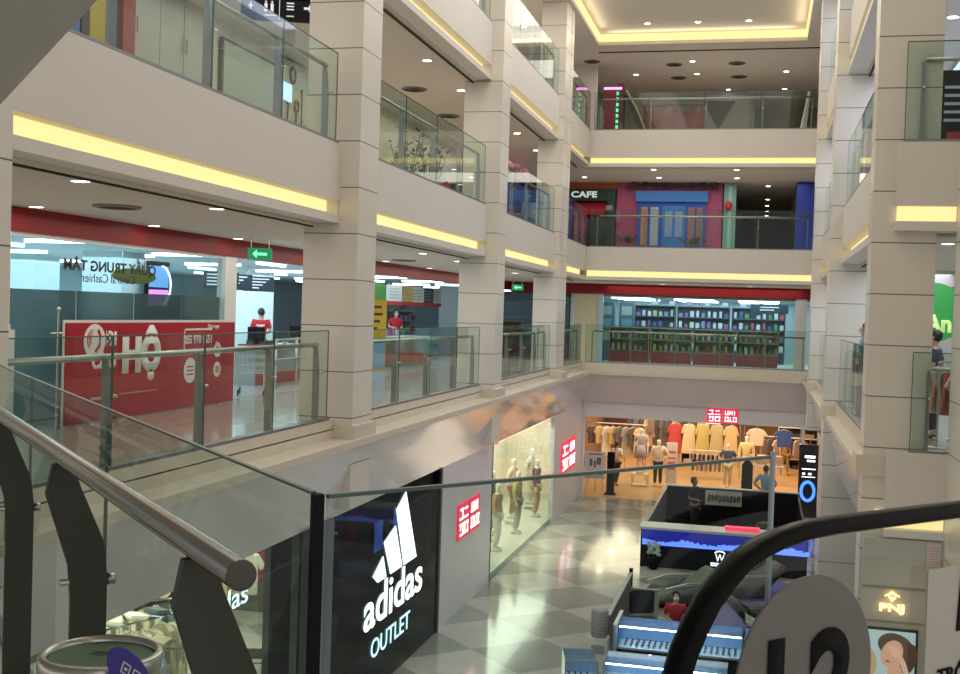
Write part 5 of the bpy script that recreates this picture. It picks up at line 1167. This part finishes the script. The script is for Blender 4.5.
stock(-4.4, 48.05, F2+2.29, 5, 0, 8, 1, .2, 'pale box on top of the tall far shelves', 'pale boxes on the tall shelves', [(.5, .55, .65), (.4, .3, .5)], (.26, .2, .2), .1)
for i, x in enumerate((-6.35, -5.55)):
    t = thing('advert_case', ('left', 'right')[i]+' dark case with small framed adverts behind the left end of the far glass', 'case', (x+.3, 45.6, F2)); box('body', -.3, .3, -.15, .15, 0, 2.3, mat('case_teal', (.10, .15, .18), .5), t)
    for k in range(3): box('framed_advert', -.2, .2, -.17, -.15, .8+.5*k, 1.15+.5*k, mat('advert_%d' % k, ((.4, .35, .25), (.15, .3, .4), (.35, .38, .4))[k], .5), t)
t = thing('aisle_sign', 'dark aisle sign hanging at the right behind the far glass', 'sign', (.2, 45.0, 6.84)); box('board', -.7, .7, -.02, .02, -.45, -.1, mat('sign_dark_teal', (.02, .05, .07), .5), t); box('cord', -.5, -.49, 0, .01, -.1, 0, STEEL, t); box('cord', .49, .5, 0, .01, -.1, 0, STEEL, t)
bars('print', -.35, .35, -.02, -.2, 2, .1, .04, WPRINT, t)

# ================================================================ THIRD FLOOR
t = thing('shop_pilasters', 'row of blue, yellow, grey and dark red pilasters at the top left', 'pilaster', (-9.57, 14.9, F3+.001))
for k, (y0, y1, c) in enumerate(((-.75, -.35, (.05, .15, .5)), (-.3, -.12, (.04, .04, .05)), (-.1, .3, (.45, .34, .05)), (.32, .62, (.2, .24, .32)), (.78, 1.12, (.30, .05, .05)))):
    box('pilaster', -.12, 0, y0, y1, 0, 2.85, mat('pilaster_%d' % k, c, .5), t)
CAB = mat('cabinet_grey', (.42, .43, .39), .5)
t = thing('wall_cabinets', 'pale grey wall of cabinets with small handles on the third floor left', 'cabinet', (-9.66, 17.2, F3+.02))
for k in range(3):
    for j in range(2):
        d_ = box('cabinet_door', 0, .06, -1.15+k*.78, -1.15+k*.78+.76, .02+j*1.42, 1.40+j*1.42, CAB, t); bm = NB(); tube(bm, [(.09, -1.15+k*.78+.66*(k % 2)+.05, .5+j*1.42), (.09, -1.15+k*.78+.66*(k % 2)+.05, .75+j*1.42)], .012, 6); obj('handle', bm, STEEL, d_)
sbox('wall_left', -9.9, -9.66, 16.0, 21.0, F3, 11.2, WALL)
t = thing('framed_board', 'large pale green framed board on the third floor left wall', 'board', (-9.6, 20.2, F3+.3)); box('panel', 0, .04, -1.2, 1.15, 0, 2.2, mat('board_green', (.32, .38, .31), .4), t); box('frame', -.02, .03, -1.25, 1.2, -.05, 2.25, mat('frame_dark', (.10, .10, .09), .5), t)
t = thing('ornament_panel', 'wall panel with hanging red brown ornaments left of the first full column', 'panel', (-9.66, 22.3, F3+.02)); box('panel', 0, .04, -.65, .75, 0, 2.78, mat('panel_mint', (.38, .44, .34), .5), t)
bm = NB()
for (y, z, r_) in ((-.1, 2.5, .13), (-.3, 2.0, .10), (.12, 1.9, .10)): tube(bm, [(.06, y+r_*math.cos(a), z+r_*1.2*math.sin(a)) for a in [2*PI*k/16 for k in range(16)]], .025, 8, closed=True)
tube(bm, [(.06, -.3, 1.9), (.06, -.4, 1.2)], .02, 6); tube(bm, [(.06, .12, 1.8), (.06, .1, 1.35), (.06, .25, 1.2), (.06, .4, 1.4), (.06, .38, 2.3)], .02, 6); obj('ornament', bm, mat('ornament_brown', (.25, .10, .06), .5), t)
tag(box('small_wall_screen', -9.4, -9.36, 21.2, 21.6, 10.2, 10.55, mat('screen_pale_blue', (.3, .5, .9), .4, emit=(.35, .55, 1), es=1.5)), 'small bright blue screen on the third floor left between the two framed panels', 'screen')
def plant(loc, label, h, n, c=(.05, .10, .03), pot=BLACK, spread=.5):
    t = thing('potted_plant', label, 'plant', loc); bm = NB(); lathe(bm, [(.14, 0), (.2, .4), (.17, .4), (.15, .3)], 18); obj('pot', bm, pot, t, True)
    bs, bl = NB(), NB()
    for k in range(n):
        a = k*2.4; tip = Vector((spread*math.cos(a)*random.uniform(.4, 1), spread*math.sin(a)*random.uniform(.4, 1), h*random.uniform(.7, 1)))
        tube(bs, [(0, 0, .3), tip*.5+Vector((0, 0, .25)), tip], .012, 5)
        for j in range(6):
            p = tip*(.55+.09*j)+Vector((0, 0, .2*(1-j/6))); d_ = Vector((math.cos(a+j), math.sin(a+j), .4)); s_v = Vector((-d_.y, d_.x, 0))*.05
            prism(bl, [p, p+d_*.12+s_v, p+d_*.26, p+d_*.12-s_v], (0, 0, .004))
    obj('stem', bs, mat('stem_green', (.08, .15, .05)), t); obj('leaves', bl, mat('leaf_%d' % int(c[1]*99), c, .5), t)
plant((-9.0, 28.2, F3+.001), 'potted plant with dark leaves on the third floor left, second bay, left one', 2.3, 10)
plant((-9.0, 30.2, F3+.02), 'potted plant with dark leaves on the third floor left, second bay, middle one', 2.5, 12)
sbox('wall_left_bright', -9.7, -9.6, 26, 33, F3, 11.2, mat('pale_yellow_wall', (.66, .62, .48), .6))  # flat panel in a yellower tone over the left wall
t = thing('red_armchair', 'dark red armchair on the third floor left before the second full column', 'chair', (-8.4, 31.0, F3+.02), PI/2+.4); box('seat', -.4, .4, -.4, .35, .15, .5, REDC, t, bev=.06); box('backrest', -.4, .4, .25, .45, .4, 1.3, REDC, t, bev=.06)
for s in (-.42, .42): box('armrest', s-.08, s+.08, -.4, .4, .15, .7, REDC, t, bev=.04)
for sx in (-.3, .3):
    for s2 in (-.3, .3): box('leg', sx-.03, sx+.03, s2-.03, s2+.03, 0, .16, BLACK, t)
tag(box('dark_cabinet', -9.5, -8.9, 32.6, 34.2, F3+.01, F3+1.5, mat('cab_dark', (.07, .06, .06), .5)), 'dark cabinet beside the red armchair on the third floor', 'cabinet')
t = thing('blue_stall', 'blue stall with clothes seen between the second and third full left columns', 'stall', (-8.2, 37.6, F3+.03), 0)
box('back_panel', -.1, 0, -2.4, 2.4, 0, 2.1, mat('stall_blue', (.02, .07, .33), .6), t); box('counter', 0, .6, -2.3, 1.9, 0, .9, mat('stall_navy', (.03, .05, .13), .6), t); box('white_goods', .1, .5, .6, 1.6, .9, 1.5, mat('goods_grey', (.35, .35, .36), .6), t)
t = thing('pink_garland', 'pink blossom garland above the blue stall', 'garland', (-8.1, 37.2, F3+2.24)); bm = NB(); random.seed(9)
for k in range(40): ball(bm, (random.uniform(-.2, .2), random.uniform(-1.6, 1.8), random.uniform(0, .35)), random.uniform(.07, .13), seg=8)
obj('blossom', bm, mat('blossom_pink', (.45, .10, .18), .7), t, True)
# far third floor fronts
YC = 44.0
sbox('wall_far', -9.5, -1.2, YC+.12, YC+.3, F3, 11.2, mat('dark_front', (.05, .05, .05), .6))
sbox('wall_corridor_left', -1.3, -1.2, YC, 60, F3, 11.2, mat('corridor_grey', (.16, .16, .13), .5)); sbox('wall_corridor_right', 1.0, 1.1, YC, 60, F3, 11.2, mat('corridor_grey', (.16, .16, .13)))
sbox('wall_corridor_end', -1.3, 1.1, 59, 59.1, F3, 11.2, mat('corridor_grey', (.16, .16, .13)))
t = thing('cafe_front', 'dark green CAFE front with white letters, orange top and red scalloped awning', 'shop front', (-6.7, YC, F3+.02))
box('orange_top', -1.4, 1.1, -.08, .1, 2.58, 2.85, mat('cafe_orange', (.40, .10, .02), .5), t); box('sign_board', -1.4, .75, -.14, .1, 2.12, 2.58, mat('cafe_green', (.02, .06, .045), .5), t)
text('letters', 'CAFE', 1.0, .24, (-.15, -.16, 2.36), ROTY, mat('cafe_letters', (.8, .85, .8), .5, emit=(.8, .9, .85), es=.5), t, bold=.03, ext=.02)
bm = NB(); prism(bm, [(-1.3, .05, 2.1), (-1.3, -.6, 1.78), (-1.3, -.6, 1.62), (-1.3, .05, 1.62)], (2.0, 0, 0))
for k in range(10): lathe(bm, [(.1, -.01), (.1, .01)], 12, Matrix.Translation((-1.2+k*.2, -.6, 1.62)) @ Matrix.Rotation(PI/2, 4, 'X'))
obj('awning', bm, mat('awning_red', (.38, .01, .02), .6), t)
box('dark_window', -1.4, .75, -.02, .08, .2, 1.6, mat('cafe_glass', (.02, .03, .025), .15), t); box('red_post', -.55, -.3, -.12, .05, 0, 1.6, mat('awning_red', (.38, .01, .02)), t)
box('green_side', .75, 1.05, -.12, .1, 0, 2.58, mat('cafe_green', (.02, .06, .045)), t); box('pale_box', .3, .95, -.16, -.12, 1.75, 1.95, mat('box_grey', (.3, .32, .3), .5), t); box('plinth', -1.4, .75, -.05, .1, 0, .2, mat('cafe_green', (.02, .06, .045)), t)
t = thing('blue_shopfront', 'bright blue shopfront with panelled door and windows on a pink wall', 'shop front', (-3.45, YC, F3+.02)); B = mat('front_blue', (.012, .08, .42), .5); B2 = mat('front_blue_light', (.03, .17, .5), .5)
box('pink_wall', -2.15, 1.80, .0, .1, 0, 2.9, mat('front_pink', (.38, .07, .17), .6), t)
box('blue_body', -1.35, 1.2, -.12, 0, 0, 2.1, B, t); box('blue_cornice', -1.42, 1.27, -.25, 0, 2.1, 2.5, B2, t); box('door', -.4, .45, -.16, -.12, 0, 1.95, B2, t)
for (a, b) in ((-1.2, -.95), (-.85, -.55)): box('window_pane', a, b, -.15, -.12, .45, 1.9, mat('pane_orange' if a < -1 else 'pane_pale', ((.45, .2, .12) if a < -1 else (.35, .38, .45)), .4), t)
for (a, b) in ((.55, .8), (.87, 1.1)): box('window_pane', a, b, -.15, -.12, .45, 1.9, mat('pane_rust', (.25, .12, .12), .4), t)
for a in (-.3, .08): box('door_pane', a, a+.27, -.175, -.16, .8, 1.75, mat('pane_steel_blue', (.2, .3, .5), .3), t)
bm = NB(); 
for s in (-1, 1):
    for k in range(4):
        r_ = .10+.03*k; tube(bm, [(s*(.28+.4*k)+r_*math.cos(a)*(1-a/14), -.3, 2.68+r_*math.sin(a)*(1-a/14)*.9) for a in [j*.55 for j in range(18)]], .028, 6)
tube(bm, [(-1.8, -.28, 2.6), (-1, -.28, 2.75), (0, -.28, 2.66), (1, -.28, 2.75), (1.65, -.28, 2.6)], .04, 6); obj('scroll_ornament', bm, mat('iron_dark', (.03, .025, .03), .5), t)
t = thing('teal_pilaster', 'pale teal pilaster with a red lantern between the pink wall and grey corridor', 'pilaster', (-1.37, YC-.12, F3+.02)); box('shaft', -.22, .22, -.1, .1, 0, 2.85, mat('teal_paint', (.16, .33, .29), .5), t); box('fluting', -.06, .06, -.12, -.1, .1, 2.7, mat('teal_light', (.3, .5, .45), .5), t); bm = NB(); ball(bm, (-.05, -.22, 1.95), .14, (1, .9, 1.3), 12); obj('lantern', bm, mat('lantern_red', (.45, .02, .03), .5), t, True)
t = thing('blue_corner_booth', 'plain deep blue booth at the right end of the third floor far side', 'booth', (1.28, 43.6, F3+.03)); box('body', -.27, .55, -.2, .4, 0, 2.79, mat('booth_blue', (.015, .05, .40), .5), t); box('plinth', -.28, .56, -.21, .41, 0, .1, BLACK, t)
for k, (x, c) in enumerate(((-5.1, (.03, .03, .03)), (-2.6, (.04, .03, .04)))):
    t = thing('flower_tub', ('dark shrub tub before the left side of the blue shopfront', 'dark shrub tub before the right side of the blue shopfront')[k], 'plant', (x, 43.2, F3+.02)); bm = NB(); lathe(bm, [(.2, 0), (.28, .35), (.2, .35)], 16); obj('tub', bm, BLACK, t); bm = NB(); random.seed(k)
    for q in range(60):
        v = Vector((random.gauss(0, .2), random.gauss(0, .15), .45+random.random()*.25)); prism(bm, [v, v+Vector((.09, 0, .03)), v+Vector((.02, .02, .09))], (.005, .005, 0))
    obj('leaves', bm, mat('shrub_dark', (.035, .04, .03), .7), t)

# ================================================================ FOURTH FLOOR
YB = 47.2
sbox('wall_far_top', -9.5, -.7, YB, YB+.2, F4, 15.25, mat('top_wall', (.34, .31, .26), .6)); sbox('wall_far_top', -9.5, -6.2, 41.8, 42.0, F4, 15.25, WALL)
sbox('wall_far_top', -.7, 4, 51, 51.2, F4, 15.25, mat('top_wall', (.34, .31, .26)))
t = thing('wall_mural', 'colourful mural of blue, red and yellow patches on the top floor back wall', 'mural', (-3.3, YB-.02, F4+.02))
mm = mat('mural_paint', (.3, .2, .15), .6); nt = mm.node_tree; b_ = nt.nodes['Principled BSDF']; g = nt.nodes.new('ShaderNodeTexCoord'); mp = nt.nodes.new('ShaderNodeMapping'); mp.inputs['Scale'].default_value = (1, 1, .45)
n_ = nt.nodes.new('ShaderNodeTexNoise'); n_.inputs['Scale'].default_value = 1.3; n_.inputs['Detail'].default_value = 3; cr = nt.nodes.new('ShaderNodeValToRGB'); cr.color_ramp.interpolation = 'EASE'
for p_, c in ((.30, (.06, .12, .22)), (.40, (.20, .22, .2)), (.48, (.38, .06, .03)), (.56, (.42, .10, .04)), (.62, (.4, .32, .08)), (.7, (.25, .28, .12))):
    e = cr.color_ramp.elements.new(p_); e.color = (*c, 1)
nt.links.new(g.outputs['Object'], mp.inputs[0]); nt.links.new(mp.outputs[0], n_.inputs['Vector']); nt.links.new(n_.outputs[0], cr.inputs[0]); nt.links.new(cr.outputs[0], b_.inputs['Base Color'])
box('painted_sheet', -1.7, .75, -.02, .02, 0, 2.3, mm, t); box('frame', -1.75, .8, -.0, .022, -.0, 2.36, mat('frame_dark', (.1, .1, .09)), t)
t = thing('triangle_ornament', 'dark inverted triangle on a pale panel beside the mural', 'ornament', (-2.05, YB-.1, F4+.02)); box('panel', -.45, 1.2, .0, .08, 0, 2.7, mat('pale_panel', (.40, .38, .35), .5), t)
bm = NB(); prism(bm, [(-.62, 0, 2.45), (.62, 0, 2.45), (0, 0, 1.35)], (0, -.12, 0)); obj('triangle', bm, mat('triangle_brown', (.07, .045, .04), .6), t)
t = thing('yellow_chair', 'small yellow green round back chair under the dark triangle', 'chair', (-1.8, 45.9, F4+.02)); bm = NB(); lathe(bm, [(.3, -.03), (.3, .03)], 24, Matrix.Translation((0, 0, .95)) @ Matrix.Rotation(PI/2, 4, 'X')); obj('backrest', bm, mat('chair_lime', (.30, .28, .06), .6), t); box('seat', -.25, .25, -.4, 0, .45, .52, mat('chair_lime', (.3, .28, .06)), t)
for sx in (-.2, .2):
    for s2 in (-.36, -.02): box('leg', sx-.02, sx+.02, s2-.02, s2+.02, 0, .7 if s2 > -.1 else .45, STEEL, t)
t = thing('game_booth', 'dark red booth with magenta top light and green lit pole on the top floor', 'booth', (-5.5, 41.6, F4+.02)); box('body', -.34, .1, -.3, .3, 0, 1.85, mat('booth_red', (.22, .01, .03), .5), t); box('top_light', -.36, .28, -.33, -.28, 1.85, 1.93, mat('magenta_light', (.8, .2, .7), .5, emit=(1, .3, .9), es=2), t)
box('side_panel', .1, .34, -.2, .3, 0, 2.1, mat('booth_dark', (.08, .02, .03), .5), t)
for k in range(8): box('green_lamp', .1, .18, -.35, -.31, .25+.2*k, .36+.2*k, mat('lamp_green', (.1, .8, .4), .5, emit=(.1, .8, .35), es=1.2), t)
t = thing('slide_rail', 'dark diagonal slide with pale rail beside the red booth', 'slide', (-4.9, 41.6, F4+.02)); bm = NB(); prism(bm, [(-.25, 0, 1.7), (-.1, 0, 1.7), (.75, 0, .0), (.5, 0, .0)], (0, .4, 0)); obj('chute', bm, mat('slide_dark', (.05, .04, .04), .5), t); bm = NB(); tube(bm, [(-.2, -.03, 1.85), (.2, -.03, 1.2), (.5, -.03, .5), (.85, -.03, .05)], .035, 8); obj('rail', bm, mat('rail_cream', (.4, .35, .28), .4), t)
t = thing('arched_panel', 'tall pale curved panel at the right of the top floor', 'panel', (.9, 44.5, F4+.02)); bm = NB(); prism(bm, [(0, 0, 0), (.35, 0, 0), (.4, 0, 1.2), (.5, 0, 2.3), (.4, 0, 2.3), (.2, 0, 1.2)], (0, .1, 0)); obj('panel', bm, mat('panel_cream', (.45, .42, .33), .5), t)
bm = NB(); prism(bm, [(.0, -.01, 0), (.06, -.01, 0), (.26, -.01, 1.2), (.46, -.01, 2.3), (.4, -.01, 2.3), (.2, -.01, 1.2)], (0, .01, 0)); obj('edge', bm, STEEL, t)
t = thing('dark_goods_rack', 'dark rack of goods on the fourth floor left, third bay', 'rack', (-8.2, 38, F4+.02)); box('body', -.3, .3, -1.5, 1.2, 0, 1.9, mat('goods_dark2', (.04, .045, .055), .6), t); box('plinth', -.31, .31, -1.5, 1.2, 0, .1, BLACK, t)
for k in range(5): box('goods', .3, .36, -1.3+.5*k, -.95+.5*k, .5, 1.6-.1*k, mat('goods_slate', (.10, .13, .16), .6), t)

# ================================================================ RIGHT SIDE, SECOND AND THIRD FLOORS
sbox('walkway_floor', 1.72, 6, 15.8, 39.4, F2, F2+.015, MARB)
sbox('wall_right_end', 2.3, 6, 25.9, 26.0, F2, 7.3, WALL); sbox('wall_right_end_header', 2.2, 6, 25.7, 25.95, 6.7, 6.95, REDH)
figure('person', 'man in a light blue shirt leaning at the right second floor railing', (1.95, 23.8, F2+.015), -PI/2, 1.78, SKIN, (.22, .34, .55), (.03, .03, .04), hair='short', arms=('bent', 'bent'), sleeve=.5)
figure('person', 'person in dark clothes standing behind the short railing at the right edge', (2.62, 19.2, F2+.015), -PI/2-.4, 1.72, SKIN, (.03, .04, .07), (.03, .03, .04), hair='short', arms=('bent', 'bent'))
t = thing('green_shop_sign', 'green round topped sign with yellow white lettering at the right edge', 'sign', (3.2, 24.5, F2+1.55)); bm = NB(); lathe(bm, [(.75, 0), (.75, .06)], 32, Matrix.Translation((0, 0, .5)) @ Matrix.Rotation(PI/2, 4, 'X') @ Matrix.Diagonal((1, .8, 1, 1))); obj('board', bm, mat('sign_green2', (.03, .25, .05), .4, emit=(.02, .2, .03), es=.5), t)
text('letters', 'VAn', .75, .36, (.05, -.08, .28), ROTY, mat('sign_lime', (.6, .8, .3), .5, emit=(.6, .8, .3), es=.6), t, bold=.04, ext=.02); bm = NB(); tube(bm, [(0, 0, -.1), (0, 0, -1.55)], .03, 8); obj('post', bm, STEEL, t)
rack('clothes rack behind the short railing at the right edge', (2.75, 18.2, F2+.015), PI/2-.4, 1.5, 1.25)
for k in range(7): garment('tee' if k % 2 else 'hood', [(.35, .2, .12), (.5, .38, .28), (.4, .08, .06), (.25, .15, .1)][k % 4], (2.75-.12*(k-3)*math.cos(PI/2-.4)-0, 18.2+.17*(k-3), F2+.015+1.25), .2, 'brown or red garment on the rack at the right edge', 'garments at the right edge')
sbox('wall_right_upper', 3.4, 3.5, 16.5, 39, F3, 11.2, mat('bluish_wall', (.45, .5, .6), .5)); sbox('wall_right_upper', 3.4, 3.5, 16.5, 39, F4, 15.3, mat('bluish_wall', (.45, .5, .6)))
t = thing('striped_display', 'dark display with pale stripes behind the third floor railing at the right edge', 'display', (2.6, 18.2, F3+.02)); box('body', -.2, .5, -.2, .2, 0, 1.5, BLACK, t)
for k in range(5): box('stripe', -.15, .45, -.22, -.2, .75+.12*k, .79+.12*k, mat('stripe_pale', (.5, .55, .6), .5), t)
box('red_box', -.1, .4, -.23, -.2, .4, .6, REDC, t)
plant((-4.1, 4.5, F2), 'plant whose green leaf tip enters at the left picture edge', 1.28, 5, (.03, .16, .03), spread=.5)
